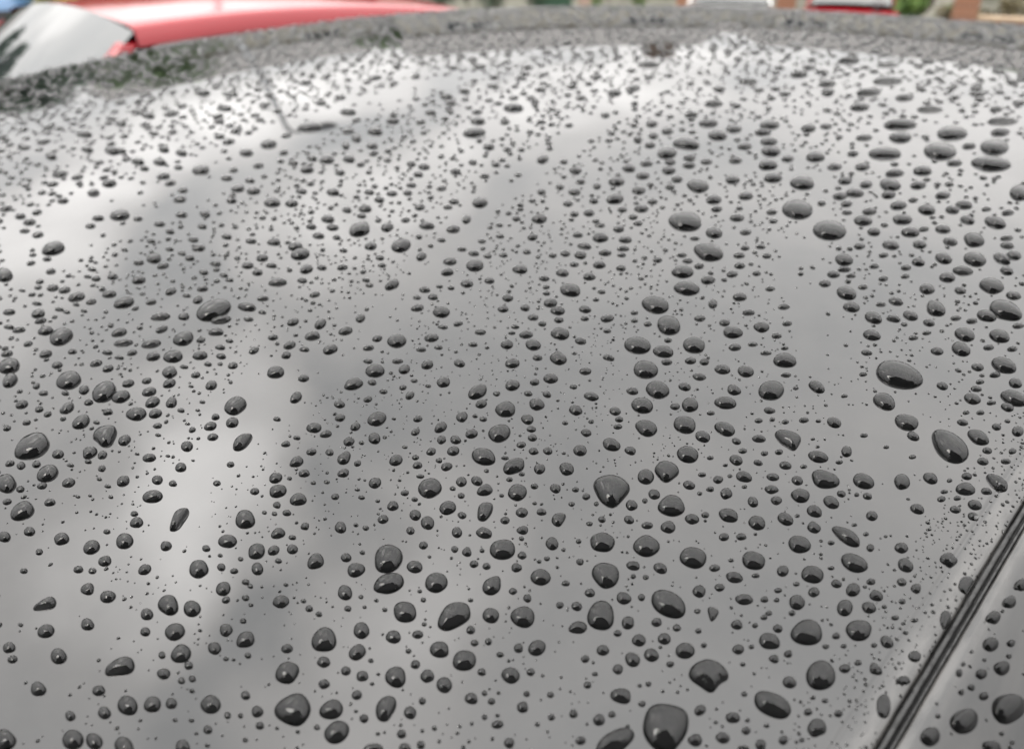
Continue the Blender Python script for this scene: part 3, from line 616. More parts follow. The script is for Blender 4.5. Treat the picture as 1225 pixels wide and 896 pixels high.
# ------------------------------------------------------------------ rain drops
# x, y of the drop on the roof, two half axes, height, all in 0.01 mm; an outline of its own where the drop has one
DROPS = [
 ('r', '11974 4043 297 -305 462 52 599 285 540 510 272 664 -79 593 -267 282 -446 -69 -484 -343 -472 -538 -340 -613 -50 -518 266', 'biggest water drop of all, many-cornered, cut by the bottom edge of the photo'),
 ('r', '13765 3985 259 -247 478 45 494 359 342 499 38 419 -309 274 -386 100 -288 -105 -294 -288 -295 -350 -161 -338 57 -366 324', 'wide water drop with a curved notch bitten out of its lower right side'),
 ('r', '26192 2795 338 196 648 440 647 581 363 523 -133 234 -516 -69 -669 -523 -606 -691 -303 -522 131 -169 438', 'largest teardrop-shaped water drop, its point at the upper left, near the trim strip'),
 ('r', '17177 9858 314 -171 669 141 715 521 461 644 95 583 -204 490 -388 114 -455 -277 -494 -493 -487 -595 -300 -562 44 -393 344', 'large shield-shaped water drop, broad at the top, right of the middle of the roof'),
 ('r', '6101 11247 247 -352 386 -150 483 243 370 410 181 390 -175 266 -360 64 -449 -169 -428 -311 -161 -391 155', 'broad stone-shaped water drop with a straight lower left side, near the bottom'),
 ('r', '28903 5627 125 -820 -713 -152 363', 'biggest lens-shaped water drop, beside the bare patch on the right of the roof'),
 ('s', '18570 -1739 -23 -247 -565 154 221', 'biggest water drop on the side panel, pale above and black below'),
 ('r', '10663 10202 244 -532 106 -349 285 34 417 328 290 509 -10 381 -265 223 -366 -124 -304 -470 -151', 'fat slanted water drop, widest at its upper right, in the lower middle'),
 ('r', '14874 6035 59 -518 -371 -65 239', 'long smooth oval water drop sloping down to the right, right of the lower middle'),
 ('r', '14177 2454 74 -436 -310 -27 214', 'long flat water drop sloping to the right, near the bottom of the right half'),
 ('r', '15678 1961 -60 -332 -427 43 218', 'upright egg-shaped water drop leaning left, left of the trim strip near the bottom'),
 ('r', '5333 27627 598 33 -27 -701 327', 'biggest long oval water drop by the left edge of the photo'),
 ('r', '10700 13213 452 30 -47 -493 249', 'egg-shaped water drop directly above another big one, upper of a slanted pair'),
 ('r', '16565 2805 252 -322 -347 -161 221', 'broad round-topped water drop with a dark foot, lower right of the roof'),
 ('r', '14468 30882 780 -130 -206 -726 357', 'largest water drop of the left middle, with a thin sliver of a drop under it'),
 ('r', '3599 15913 203 -328 221 -218 295 107 275 332 96 343 -151 240 -335 71 -339 -194 -113 -353 52', 'long wedge-shaped water drop tapering to the left, at the lower left'),
 ('r', '23008 6882 248 -67 504 178 456 336 105 337 -271 153 -370 -334 -420 -313 -143 -291 138', 'half-moon water drop with a straight slanted left side and a small lower notch'),
 ('r', '34818 19133 415 -744 -765 -477 383', 'wide dark oval water drop leading the line of big drops down the middle'),
 ('r', '36176 4238 -53 -653 -594 -61 318', 'long oval water drop sloping down to the right, by the right edge'),
 ('r', '17904 8072 226 -343 -356 -211 224', 'wide pointed oval water drop below the rounded triangle drop'),
 ('r', '39768 15521 298 -723 -889 -403 387', 'wide oval water drop, upper left one of two close together at the upper right'),
 ('r', '7699 9492 177 -165 228 43 320 258 249 341 32 203 -140 14 -204 -142 -256 -248 -199 -303 -29', 'upright pear-shaped water drop with its narrow end down, near the bottom'),
 ('r', '7352 25896 277 -338 329 -48 654 245 588 511 274 422 -59 149 -400 -43 -606 -274 -536 -317 -261 -307 18', 'wedge-cornered water drop shaped like a rock, on the left'),
 ('r', '19028 9075 235 -182 358 187 424 373 286 442 -23 286 -331 -20 -348 -337 -309 -416 -146 -335 89', 'rounded triangle water drop pointing down, right of the shield-shaped drop'),
 ('r', '53493 13351 323 -852 -1147 -361 442', 'big blurred oval water drop with a pale upper rim, at the upper right'),
 ('r', '7239 19748 221 -445 -259 -294 -8 17 327 266 333 432 152 292 -6 3 -190 -270 -349', 'dark slanted bean-shaped water drop standing in the bright cloud reflection'),
 ('r', '13431 14468 372 -144 -166 -364 217', 'plump oval water drop with a bright top, left of the small bean-shaped drop'),
 ('r', '24170 14149 252 -487 -412 -258 264', 'wide oval water drop on the left of the middle column of big drops'),
 ('r', '20305 3514 -46 -444 -234 3 189', 'long narrow capsule-shaped water drop sloping down to the right'),
 ('r', '16805 14614 377 -164 -210 -350 220', 'plump oval water drop in the very middle, above a row of close big drops'),
 ('r', '11464 23592 435 -3 -84 -462 242', 'dark smooth oval water drop above the leaf-shaped drop'),
 ('r', '10528 21479 218 -358 10 -125 262 237 298 466 59 277 -125 -107 -298 -390 -205', 'dark leaf-shaped water drop with its point at the upper right, in bright reflection'),
 ('r', '6672 17341 269 1 -18 -356 183', 'dark oval drop at the left rim of the grey cloud reflection'),
 ('r', '13886 12338 176 -275 59 27 313 247 285 398 55 250 -122 -16 -243 -270 -252 -361 -95', 'small upright bean-shaped water drop with a waist, in the middle of the roof'),
 ('r', '12282 44879 581 -68 -115 -668 321', 'large blurred oval water drop below the bright band, near the left edge'),
 ('r', '23843 28827 510 -160 -272 -493 275', 'dark oval water drop, right and lower one of two in the grey streak'),
 ('r', '32560 50295 680 -624 -386 -663 376', 'dark blurred water drop at the end of the reflected street lamp'),
 ('r', '29968 29421 344 -267 -320 -386 246', 'lone dark oval water drop in the clear streak of the upper middle'),
 ('r', '10881 4724 492 -172 -84 -230 206', 'slim oval drop, first to the left of the biggest drop at the bottom edge'),
 ('r', '13357 7185 251 -283 -349 -286 226', 'tall rounded water drop with a bright top, below the five-cornered drop'),
 ('r', '14474 7944 225 -215 340 70 452 337 251 433 -107 203 -350 -110 -417 -376 -226 -343 57', 'five-cornered water drop, first sizeable one above the tall bright drop'),
 ('s', '17160 -1083 -25 -199 -448 120 188', 'round drop, first to the left of the biggest drop on the side panel'),
 ('r', '7800 12360 324 -29 -39 -391 204', 'round water drop, first sizeable one to the upper right of the broad stone-shaped drop'),
 ('r', '10147 12474 396 -209 -131 -303 213', 'oval water drop, first sizeable one below the upper drop of the slanted pair'),
 ('r', '38485 13104 322 -731 -808 -335 378', 'slim oval drop, first to the lower right of the upper of two wide drops'),
 ('r', '16657 6428 177 -351 -327 -148 210', 'oval water drop, first sizeable one to the upper right of the long slanted oval drop'),
 ('r', '6512 9953 298 -60 -28 -280 176', 'oval water drop, first sizeable one to the lower right of the broad stone-shaped drop'),
 ('r', '16104 7701 215 -319 -318 -197 210', 'oval drop, first to the lower left of the drop under the rounded triangle'),
 ('r', '17536 1838 190 -269 -296 -110 189', 'oval water drop, first sizeable one to the right of the broad round-topped drop'),
 ('r', '6572 12288 298 -29 -20 -323 184', 'oval water drop, first sizeable one above the broad stone-shaped drop'),
 ('r', '13192 10844 293 -263 -227 -271 207', 'oval water drop, first sizeable one to the lower right of the small bean-shaped drop'),
 ('r', '11908 8761 176 -295 -258 -182 188', 'round water drop, second sizeable one to the left of the tall bright drop'),
 ('r', '53204 10352 443 -964 -782 -204 412', 'slim oval drop, first to the right of the big blurred upper right oval'),
 ('r', '9928 9004 258 -184 -151 -244 177', 'oval water drop, first sizeable one below the fat slanted drop'),
 ('r', '9839 11366 219 -252 -209 -255 189', 'round water drop, first sizeable one to the left of the fat slanted drop'),
 ('r', '25001 8671 308 -356 -444 -253 256', 'oval water drop, first sizeable one above the half-moon drop'),
 ('r', '22051 5085 116 -401 -354 -91 219', 'oval water drop, second sizeable one to the lower right of the half-moon drop'),
 ('r', '8505 28758 496 166 -17 -590 283', 'oval water drop, first sizeable one above the wedge-cornered drop'),
 ('r', '15363 8772 230 -307 -269 -198 200', 'oval water drop, first sizeable one below the shield-shaped drop'),
 ('r', '19530 2914 45 -366 -292 -31 193', 'slim oval water drop, first sizeable one below the long capsule-shaped drop'),
 ('r', '32660 16340 189 -683 -619 -305 329', 'slim oval drop, first to the lower right of the wide dark oval drop'),
 ('r', '6764 10536 269 -111 -63 -254 166', 'oval water drop, first sizeable one to the right of the broad stone-shaped drop'),
 ('r', '729 16214 211 -80 -8 -352 176', 'round water drop, second sizeable one to the lower left of the long wedge-shaped drop'),
 ('r', '11080 11451 288 -151 -149 -304 189', 'round water drop, first sizeable one to the upper left of the fat slanted drop'),
 ('r', '8417 10003 142 -250 -216 -179 168', 'round water drop, first sizeable one above the pear-shaped drop'),
 ('r', '27125 15425 192 -581 -491 -266 288', 'slim oval drop, second to the upper right of the oval beside the middle column'),
 ('r', '7872 30822 461 -91 -89 -594 283', 'oval water drop, second sizeable one to the upper left of the wedge-cornered drop'),
 ('r', '1922 14856 210 -118 -40 -303 167', 'round water drop, first sizeable one to the lower left of the long wedge-shaped drop'),
 ('r', '26160 14040 159 -475 -541 -284 278', 'oval drop, first to the upper right of the oval beside the middle column'),
 ('r', '3895 24361 358 42 12 -424 227', 'oval water drop, first sizeable one below the big drop by the left edge'),
 ('r', '17715 5078 133 -305 -291 -103 186', 'oval water drop, second sizeable one to the upper left of the broad round-topped drop'),
 ('r', '23064 12924 224 -425 -417 -255 252', 'oval water drop, first sizeable one below the oval beside the middle column'),
 ('r', '5440 16813 251 41 17 -403 190', 'round drop, first to the lower left of the dark drop in the grey cloud'),
 ('r', '56541 11202 288 -739 -1124 -299 423', 'slim oval drop, second to the right of the big blurred upper right oval'),
 ('r', '3267 14679 208 -11 11 -340 166', 'round water drop, first sizeable one below the long wedge-shaped drop'),
 ('r', '15605 14179 180 -405 -289 -212 214', 'oval drop, first to the lower left of the plump oval in the middle'),
 ('r', '22339 11832 162 -414 -392 -203 235', 'oval drop, first to the lower right of the oval beside the middle column'),
 ('r', '18378 3596 122 -278 -281 -84 177', 'oval water drop, first sizeable one to the lower left of the long capsule-shaped drop'),
 ('r', '2733 13669 182 -13 15 -332 157', 'round water drop, fourth sizeable one below the long wedge-shaped drop'),
 ('r', '19119 4396 101 -306 -292 -77 183', 'oval water drop, first sizeable one to the left of the long capsule-shaped drop'),
 ('r', '21348 9947 123 -382 -366 -158 218', 'oval water drop, first sizeable one above the rounded triangle drop'),
 ('r', '57599 14133 465 -789 -993 -321 423', 'slim oval drop, first to the upper right of the big blurred upper right oval'),
 ('r', '8981 34673 509 71 -57 -618 293', 'slim oval water drop, first sizeable one below the large blurred oval at the left'),
 ('r', '4749 13030 218 -52 -24 -289 158', 'round water drop, first sizeable one to the left of the broad stone-shaped drop'),
 ('s', '16054 -645 -38 -158 -288 82 145', 'round drop, second to the left of the biggest drop on the side panel'),
 ('r', '3988 26279 290 55 10 -539 230', 'round drop, first to the lower left of the big drop by the left edge'),
 ('r', '8656 18024 293 -40 -70 -409 200', 'round water drop, first sizeable one to the right of the upright bean-shaped drop'),
 ('r', '4929 15015 244 -12 -3 -309 168', 'round water drop, first sizeable one to the right of the long wedge-shaped drop'),
 ('r', '30235 2052 16 -433 -348 -23 226', 'slim oval water drop, second sizeable one to the upper right of the big teardrop'),
 ('r', '57308 17325 721 -791 -631 -257 383', 'slim oval drop, first to the upper left of the big blurred upper right oval'),
 ('r', '32076 2982 -3 -439 -405 -35 240', 'slim oval water drop, second sizeable one below the long oval by the right edge'),
 ('r', '26448 4304 77 -375 -365 -70 216', 'oval water drop, first sizeable one below the big lens-shaped drop'),
 ('r', '12063 10146 170 -256 140 -57 266 176 215 370 65 235 -139 40 -268 -201 -228 -307 -52', 'teardrop water drop, first sizeable one to the upper right of the fat slanted drop'),
 ('r', '50856 15629 559 -811 -638 -254 376', 'slim oval drop, second to the left of the big blurred upper right oval'),
 ('r', '20163 9017 146 -340 -322 -150 202', 'oval water drop, first sizeable one to the upper right of the rounded triangle drop'),
 ('r', '27049 5352 -35 -403 -386 -42 222', 'oval water drop, first sizeable one to the lower left of the big lens-shaped drop'),
 ('r', '5162 25591 353 19 -7 -410 221', 'oval drop, first to the lower right of the big drop by the left edge'),
 ('r', '37923 5346 32 -495 -529 -84 278', 'slim oval drop, first to the upper left of the long oval by the right edge'),
 ('r', '14377 1388 114 -181 -219 -75 140', 'round drop, first to the lower right of the long flat drop at the lower right'),
 ('r', '15687 3402 96 -250 -229 -61 154', 'oval water drop, first sizeable one to the left of the broad round-topped drop'),
 ('r', '5142 15810 245 -88 -44 -289 167', 'oval water drop, first sizeable one to the upper right of the long wedge-shaped drop'),
 ('r', '25476 1035 203 58 378 215 274 223 -69 149 -247 -168 -323 -280 -149 -197 136', 'pointed teardrop water drop, first sizeable one to the lower right of the big teardrop'),
 ('r', '25620 12437 203 -392 -416 -230 243', 'oval water drop, second sizeable one to the right of the oval beside the middle column'),
 ('r', '20339 10856 96 -385 -333 -141 207', 'oval water drop, first sizeable one to the upper left of the rounded triangle drop'),
 ('r', '3002 19705 178 -322 153 -45 189 220 135 274 -52 166 -236 -23 -200 -269 10', 'irregular water drop, third sizeable one to the upper left of the long wedge-shaped drop'),
 ('r', '21240 11714 156 -385 -330 -175 214', 'oval water drop, second sizeable one below the oval beside the middle column'),
 ('r', '15951 13060 383 -130 -137 -268 193', 'oval drop, first to the lower right of the plump oval in the middle'),
 ('r', '13204 9300 181 -239 -201 -167 164', 'oval water drop, first sizeable one to the upper left of the tall bright drop'),
 ('r', '11890 5337 130 -230 -171 -86 139', 'oval drop, first to the upper left of the biggest drop at the bottom edge'),
 ('r', '9705 9744 154 -219 -169 -158 150', 'oval water drop, first sizeable one to the lower left of the fat slanted drop'),
 ('r', '29135 15179 252 -512 -389 -220 261', 'slim oval water drop, second sizeable one below the wide dark oval drop'),
 ('r', '27004 9228 206 -384 -361 -160 227', 'slim oval water drop, second sizeable one above the half-moon drop'),
 ('r', '22782 4149 39 -322 -300 -46 185', 'oval water drop, first sizeable one above the long capsule-shaped drop'),
 ('r', '6604 34185 395 -71 -63 -564 264', 'oval water drop, second sizeable one above the big drop by the left edge'),
 ('r', '13989 4874 169 -189 -183 -126 145', 'oval water drop, first sizeable one to the upper left of the notched drop'),
 ('r', '15161 12135 245 -185 -210 -265 183', 'round water drop, first sizeable one to the upper right of the small bean-shaped drop'),
 ('r', '17876 15372 287 -230 -253 -306 209', 'oval water drop, first sizeable one above the plump oval in the middle'),
 ('r', '6350 14037 238 -16 -13 -262 153', 'oval water drop, first sizeable one to the upper left of the broad stone-shaped drop'),
 ('r', '43270 17061 320 -568 -672 -321 335', 'slim oval water drop, first sizeable one above the upper of two wide drops'),
 ('r', '49665 7740 77 -470 -943 -200 341', 'oval drop, first to the lower right of the big blurred upper right oval'),
 ('r', '10441 7794 120 -213 -177 -115 139', 'round water drop, first sizeable one to the lower right of the fat slanted drop'),
 ('r', '27270 2235 -58 -343 -299 0 192', 'slim oval water drop, first sizeable one to the right of the big teardrop'),
 ('r', '39966 6746 19 -486 -528 -93 275', 'slim oval drop, third to the upper left of the long oval by the right edge'),
 ('r', '23722 32186 576 -164 -316 -615 310', 'oval drop, first to the left of the dark oval on the grey streak'),
 ('r', '5842 16158 210 -73 -52 -301 159', 'round water drop, first sizeable one below the dark drop in the grey cloud'),
 ('r', '34446 6405 -136 -415 -479 -39 244', 'oval water drop, first sizeable one to the upper right of the big lens-shaped drop'),
 ('r', '3721 14202 189 -13 6 -256 141', 'round water drop, first sizeable one to the lower right of the long wedge-shaped drop'),
 ('r', '2275 14396 155 17 35 -280 138', 'round water drop, third sizeable one below the long wedge-shaped drop'),
 ('r', '11470 7825 216 -120 -107 -183 139', 'oval water drop, second sizeable one to the lower left of the tall bright drop'),
 ('r', '44768 25831 309 -834 -594 -350 358', 'slim oval water drop, third sizeable one above the wide dark oval drop'),
 ('r', '42012 7487 -4 -466 -616 -115 286', 'oval water drop, third sizeable one below the big blurred upper right oval'),
 ('s', '17288 -1789 84 -176 -220 26 125', 'oval drop, first to the lower left of the biggest drop on the side panel'),
 ('r', '12420 29761 423 -86 -111 -456 245', 'slim oval drop, first to the lower left of the drop with a sliver under it'),
 ('r', '5635 20254 250 13 -6 -333 175', 'oval water drop, first sizeable one to the left of the upright bean-shaped drop'),
 ('r', '8206 16565 254 -43 -48 -294 165', 'oval drop, first to the right of the dark drop in the grey cloud'),
 ('r', '22067 8784 47 -373 -277 -76 187', 'slim oval water drop, first sizeable one to the left of the half-moon drop'),
 ('r', '8181 11357 229 -39 -32 -221 140', 'oval water drop, first sizeable one to the upper left of the pear-shaped drop'),
 ('r', '17948 2424 145 -161 -232 -113 144', 'round water drop, first sizeable one to the upper right of the broad round-topped drop'),
 ('r', '8662 11818 178 -126 -116 -232 144', 'round water drop, third sizeable one below the upper drop of the slanted pair'),
 ('r', '17932 16923 417 -74 -129 -299 202', 'oval drop, first to the upper left of the plump oval in the middle'),
 ('r', '14469 18648 348 -100 -123 -316 195', 'oval water drop, first sizeable one to the upper left of the plump oval below centre'),
 ('r', '18731 6544 92 -283 -235 -78 161', 'oval water drop, first sizeable one to the right of the drop under the rounded triangle'),
 ('r', '9191 14820 262 2 -24 -267 158', 'oval drop, second to the left of the upper drop of the slanted pair'),
 ('r', '6841 8934 204 -150 -63 -131 122', 'slim oval water drop, first sizeable one below the pear-shaped drop'),
 ('r', '2593 17612 166 96 69 -283 149', 'round water drop, first sizeable one to the left of the long wedge-shaped drop'),
 ('r', '39204 21284 226 -573 -599 -343 316', 'slim oval water drop, first sizeable one above the wide dark oval drop'),
 ('r', '20909 5318 80 -266 -268 -73 165', 'oval water drop, first sizeable one below the half-moon drop'),
 ('r', '8724 26258 319 -172 -96 -364 209', 'oval water drop, first sizeable one to the upper right of the wedge-cornered drop'),
 ('r', '11353 9464 154 -175 -163 -167 141', 'round water drop, second sizeable one to the right of the fat slanted drop'),
 ('r', '7124 21436 281 -177 -74 -268 178', 'slim oval water drop, first sizeable one to the upper left of the upright bean-shaped drop'),
 ('r', '25752 19097 213 -441 -352 -258 241', 'slim oval drop, first to the upper left of the oval beside the middle column'),
 ('r', '23300 9538 194 -344 -248 -124 188', 'slim oval water drop, first sizeable one to the upper left of the half-moon drop'),
 ('r', '33224 4806 -12 -378 -382 -46 219', 'slim oval drop, first to the lower left of the long oval by the right edge'),
 ('r', '9116 8887 150 -135 -126 -174 129', 'round water drop, second sizeable one to the right of the pear-shaped drop'),
 ('r', '9804 13615 233 -121 -92 -227 151', 'oval drop, first to the left of the upper drop of the slanted pair'),
 ('r', '7811 17641 226 -179 -98 -242 162', 'oval drop, first to the upper right of the dark drop in the grey cloud'),
 ('r', '18409 9441 147 -227 -265 -167 168', 'round water drop, first sizeable one to the left of the rounded triangle drop'),
 ('r', '23559 3246 -56 -240 -321 0 168', 'round water drop, first sizeable one to the upper right of the long capsule-shaped drop'),
 ('r', '30272 16191 258 -426 -367 -227 245', 'slim oval water drop, first sizeable one below the wide dark oval drop'),
 ('r', '33235 9720 45 -426 -418 -113 235', 'slim oval water drop, third sizeable one to the upper left of the big lens-shaped drop'),
 ('r', '34015 3765 -15 -359 -387 -38 217', 'slim oval water drop, first sizeable one below the long oval by the right edge'),
 ('r', '32104 4547 -60 -363 -364 -27 211', 'slim oval water drop, first sizeable one to the right of the big lens-shaped drop'),
 ('r', '16256 21093 297 -244 -200 -317 208', 'oval drop, first to the right of the drop with a sliver under it'),
 ('r', '18142 22060 314 -255 -229 -342 220', 'oval water drop, first sizeable one below the dark oval on the grey streak'),
 ('r', '24542 1667 117 -247 -258 -55 164', 'oval water drop, first sizeable one below the big teardrop'),
 ('r', '19035 5744 44 -254 -252 -56 155', 'oval water drop, second sizeable one to the lower right of the rounded triangle drop'),
 ('r', '9397 43922 384 -178 -145 -755 299', 'oval drop, first to the lower left of the large blurred oval at the left'),
 ('r', '46138 13333 40 -561 -644 -188 309', 'slim oval drop, second to the lower left of the big blurred upper right oval'),
 ('r', '17253 3461 41 -199 -238 -41 138', 'round water drop, first sizeable one above the broad round-topped drop'),
 ('r', '22389 10437 110 -277 -331 -158 187', 'oval drop, second to the lower right of the oval beside the middle column'),
 ('r', '68857 23011 856 -881 -409 -170 349', 'slim oval drop, second to the upper left of the big blurred upper right oval'),
 ('r', '7120 27560 339 92 3 -343 201', 'slim oval water drop, first sizeable one to the upper left of the wedge-cornered drop'),
 ('r', '4820 20848 236 13 1 -295 163', 'oval water drop, second sizeable one to the left of the upright bean-shaped drop'),
 ('r', '21425 1002 68 -212 -237 -35 145', 'oval water drop, first sizeable one to the right of the long capsule-shaped drop'),
 ('r', '44726 7406 -83 -525 -479 -60 272', 'slim oval water drop, second sizeable one above the long oval by the right edge'),
 ('r', '2657 18744 201 -34 -1 -254 146', 'oval water drop, second sizeable one to the upper left of the long wedge-shaped drop'),
 ('r', '1837 17018 152 55 51 -261 136', 'round water drop, second sizeable one to the left of the long wedge-shaped drop'),
 ('r', '24476 13100 195 -366 -269 -157 200', 'slim oval drop, first to the right of the oval beside the middle column'),
 ('r', '11475 28812 347 -180 -117 -381 220', 'slim oval drop, second to the lower left of the drop with a sliver under it'),
 ('r', '51567 23780 432 -522 -560 -314 322', 'slim oval water drop, third sizeable one above the upper of two wide drops'),
 ('r', '13235 13364 244 -122 -121 -231 156', 'oval water drop, first sizeable one to the lower right of the plump oval below centre'),
 ('r', '12658 7412 188 -169 -121 -126 129', 'oval water drop, first sizeable one to the lower left of the tall bright drop'),
 ('r', '10043 18294 242 -147 -104 -261 165', 'oval water drop, first sizeable one to the lower right of the leaf-shaped drop'),
 ('r', '9107 13200 178 -93 -97 -249 141', 'round drop, first to the lower left of the upper drop of the slanted pair'),
 ('s', '19594 -813 -29 -131 -271 70 129', 'round water drop, second sizeable one above the biggest drop on the side panel'),
 ('s', '19317 -1246 -20 -124 -276 73 125', 'round water drop, first sizeable one above the biggest drop on the side panel'),
 ('r', '22877 5737 105 -301 -223 -64 162', 'slim oval water drop, first sizeable one to the lower right of the half-moon drop'),
 ('r', '12876 5736 8 -207 -187 -16 123', 'oval water drop, second sizeable one to the lower right of the tall bright drop'),
 ('r', '18885 11251 85 -313 -241 -108 168', 'oval water drop, first sizeable one above the shield-shaped drop'),
 ('r', '54531 16200 350 -595 -666 -247 341', 'slim oval drop, first to the left of the big blurred upper right oval'),
 ('r', '22825 17101 210 -338 -280 -223 206', 'oval water drop, first sizeable one to the left of the oval beside the middle column'),
 ('r', '20416 1815 -31 -214 -223 8 139', 'oval water drop, first sizeable one to the lower right of the long capsule-shaped drop'),
 ('r', '27386 11768 185 -353 -293 -147 203', 'slim oval drop, second to the lower right of the wide dark oval drop'),
 ('r', '15176 10372 143 -177 141 41 221 196 125 286 -63 90 -167 -182 -212 -255 -46', 'teardrop water drop, first sizeable one to the lower left of the shield-shaped drop'),
 ('r', '64135 22512 611 -660 -519 -227 342', 'slim oval drop, fourth to the upper left of the big blurred upper right oval'),
 ('r', '6803 16085 212 27 4 -247 142', 'oval drop, first to the lower right of the dark drop in the grey cloud'),
 ('r', '8810 27861 328 -83 -59 -340 199', 'slim oval water drop, second sizeable one to the upper right of the wedge-cornered drop'),
 ('r', '15184 21070 340 -143 -124 -283 190', 'slim oval drop, first to the right of the dark oval above the leaf-shaped drop'),
 ('r', '12124 35220 446 -95 -80 -405 241', 'slim oval drop, first to the lower right of the large blurred oval at the left'),
 ('r', '7692 14368 184 -146 -87 -193 136', 'oval drop, second to the right of the dark drop in the grey cloud'),
 ('r', '21474 16005 99 -340 -310 -187 195', 'oval water drop, second sizeable one to the left of the oval beside the middle column'),
 ('r', '3728 12545 136 -100 -56 -188 117', 'round water drop, second sizeable one to the left of the broad stone-shaped drop'),
 ('r', '10277 17426 232 -142 -100 -239 157', 'oval drop, first to the upper left of the upper drop of the slanted pair'),
 ('r', '44235 40782 431 -654 -467 -456 336', 'slim oval water drop, second sizeable one above the lone clear streak oval'),
 ('r', '62869 12670 736 -743 -318 -97 298', 'slim oval drop, second to the upper right of the big blurred upper right oval'),
 ('r', '6257 32986 312 220 37 -402 216', 'oval water drop, first sizeable one above the big drop by the left edge'),
 ('r', '13643 24237 291 -185 -145 -327 197', 'oval drop, first to the upper right of the dark oval above the leaf-shaped drop'),
 ('r', '35232 4662 44 -358 -339 -51 208', 'slim oval drop, first to the left of the long oval by the right edge'),
 ('r', '20096 32338 433 -200 -203 -439 254', 'slim oval drop, first to the upper right of the drop with a sliver under it'),
 ('r', '38288 38706 631 -499 -419 -504 340', 'slim oval water drop, first sizeable one above the lone clear streak oval'),
 ('r', '42587 25786 369 -474 -586 -414 318', 'slim oval water drop, second sizeable one above the wide dark oval drop'),
 ('r', '9124 10987 139 -159 -121 -151 125', 'round water drop, second sizeable one to the left of the fat slanted drop'),
 ('r', '13306 5452 72 -180 -172 -64 119', 'round water drop, first sizeable one to the left of the notched drop'),
 ('r', '36034 11180 113 -386 -419 -144 233', 'slim oval drop, second to the lower right of the upper of two wide drops'),
 ('r', '18644 2526 132 -146 -198 -94 129', 'round water drop, second sizeable one below the long capsule-shaped drop'),
 ('r', '11031 12366 154 -178 -137 -165 135', 'oval drop, first to the right of the upper drop of the slanted pair'),
 ('r', '21275 4481 -1 -248 -223 -21 145', 'oval water drop, first sizeable one to the upper left of the long capsule-shaped drop'),
 ('r', '19731 5184 6 -248 -212 -25 140', 'oval water drop, second sizeable one to the left of the long capsule-shaped drop'),
 ('r', '16542 46090 485 -232 -177 -606 300', 'slim oval drop, first to the upper right of the large blurred oval at the left'),
 ('s', '20372 -583 -73 -116 -258 83 126', 'round water drop, third sizeable one above the biggest drop on the side panel'),
 ('r', '4364 18524 195 -67 -27 -234 139', 'oval water drop, first sizeable one above the long wedge-shaped drop'),
 ('r', '24675 24220 309 -298 -295 -344 234', 'oval water drop, first sizeable one below the lone clear streak oval'),
 ('r', '49373 27144 391 -495 -475 -306 300', 'slim oval water drop, fifth sizeable one above the wide dark oval drop'),
 ('r', '32074 8015 -3 -371 -324 -61 200', 'slim oval water drop, second sizeable one to the upper left of the big lens-shaped drop'),
 ('s', '22119 -789 -35 -117 -318 76 132', 'round water drop, fifth sizeable one above the biggest drop on the side panel'),
 ('r', '16382 4574 137 -197 -147 -72 124', 'oval water drop, first sizeable one to the upper left of the broad round-topped drop'),
 ('r', '17001 11637 78 -249 -233 -121 152', 'oval water drop, first sizeable one to the upper left of the shield-shaped drop'),
 ('r', '4312 21993 204 -62 -27 -277 152', 'oval water drop, second sizeable one below the big drop by the left edge'),
 ('r', '46840 21028 278 -514 -579 -298 308', 'slim oval drop, third to the upper left of the upper of two wide drops'),
 ('r', '16843 5171 97 -213 -164 -60 126', 'oval drop, first to the lower right of the drop under the rounded triangle'),
 ('r', '12400 13377 125 -189 -177 -174 140', 'round water drop, first sizeable one below the plump oval below centre'),
 ('r', '20596 4688 22 -228 -218 -33 139', 'oval water drop, second sizeable one to the upper left of the long capsule-shaped drop'),
 ('r', '8986 9405 121 -136 -115 -134 113', 'round water drop, first sizeable one to the upper right of the pear-shaped drop'),
 ('r', '62438 17300 643 -675 -282 -105 277', 'slim oval water drop, first sizeable one above the big blurred upper right oval'),
 ('r', '12192 3344 113 -125 -121 -82 102', 'round drop, first to the lower right of the biggest drop at the bottom edge'),
 ('r', '47478 25236 276 -546 -629 -367 324', 'slim oval water drop, fourth sizeable one above the wide dark oval drop'),
 ('r', '44580 19988 263 -478 -534 -276 292', 'slim oval drop, second to the upper left of the upper of two wide drops'),
 ('r', '47643 18513 268 -480 -577 -267 300', 'slim oval water drop, second sizeable one above the upper of two wide drops'),
 ('r', '17134 7650 125 -187 -189 -112 135', 'oval water drop, first sizeable one below the drop under the rounded triangle'),
 ('r', '14216 7073 74 -195 -172 -71 122', 'oval water drop, first sizeable one to the upper right of the tall bright drop'),
 ('r', '26271 7536 -44 -322 -258 -30 169', 'slim oval water drop, first sizeable one to the upper right of the half-moon drop'),
 ('r', '59629 21156 463 -515 -483 -217 305', 'slim oval drop, second to the upper right of the upper of two wide drops'),
 ('r', '42049 10957 256 -408 -390 -143 245', 'slim oval drop, third to the lower left of the big blurred upper right oval'),
 ('r', '25415 9981 110 -286 -273 -115 175', 'oval water drop, second sizeable one to the upper left of the half-moon drop'),
 ('r', '18821 14698 142 -258 -230 -175 167', 'oval drop, first to the upper right of the plump oval in the middle'),
 ('r', '20821 22287 272 -265 -223 -281 203', 'oval drop, first to the lower right of the dark oval on the grey streak'),
 ('r', '74838 28909 699 -705 -594 -270 370', 'slim oval drop, fifth to the upper left of the big blurred upper right oval'),
 ('r', '6613 25481 251 -1 -19 -305 169', 'oval water drop, first sizeable one to the lower left of the wedge-cornered drop'),
 ('r', '14545 13011 235 -118 -109 -190 143', 'oval water drop, first sizeable one above the small bean-shaped drop'),
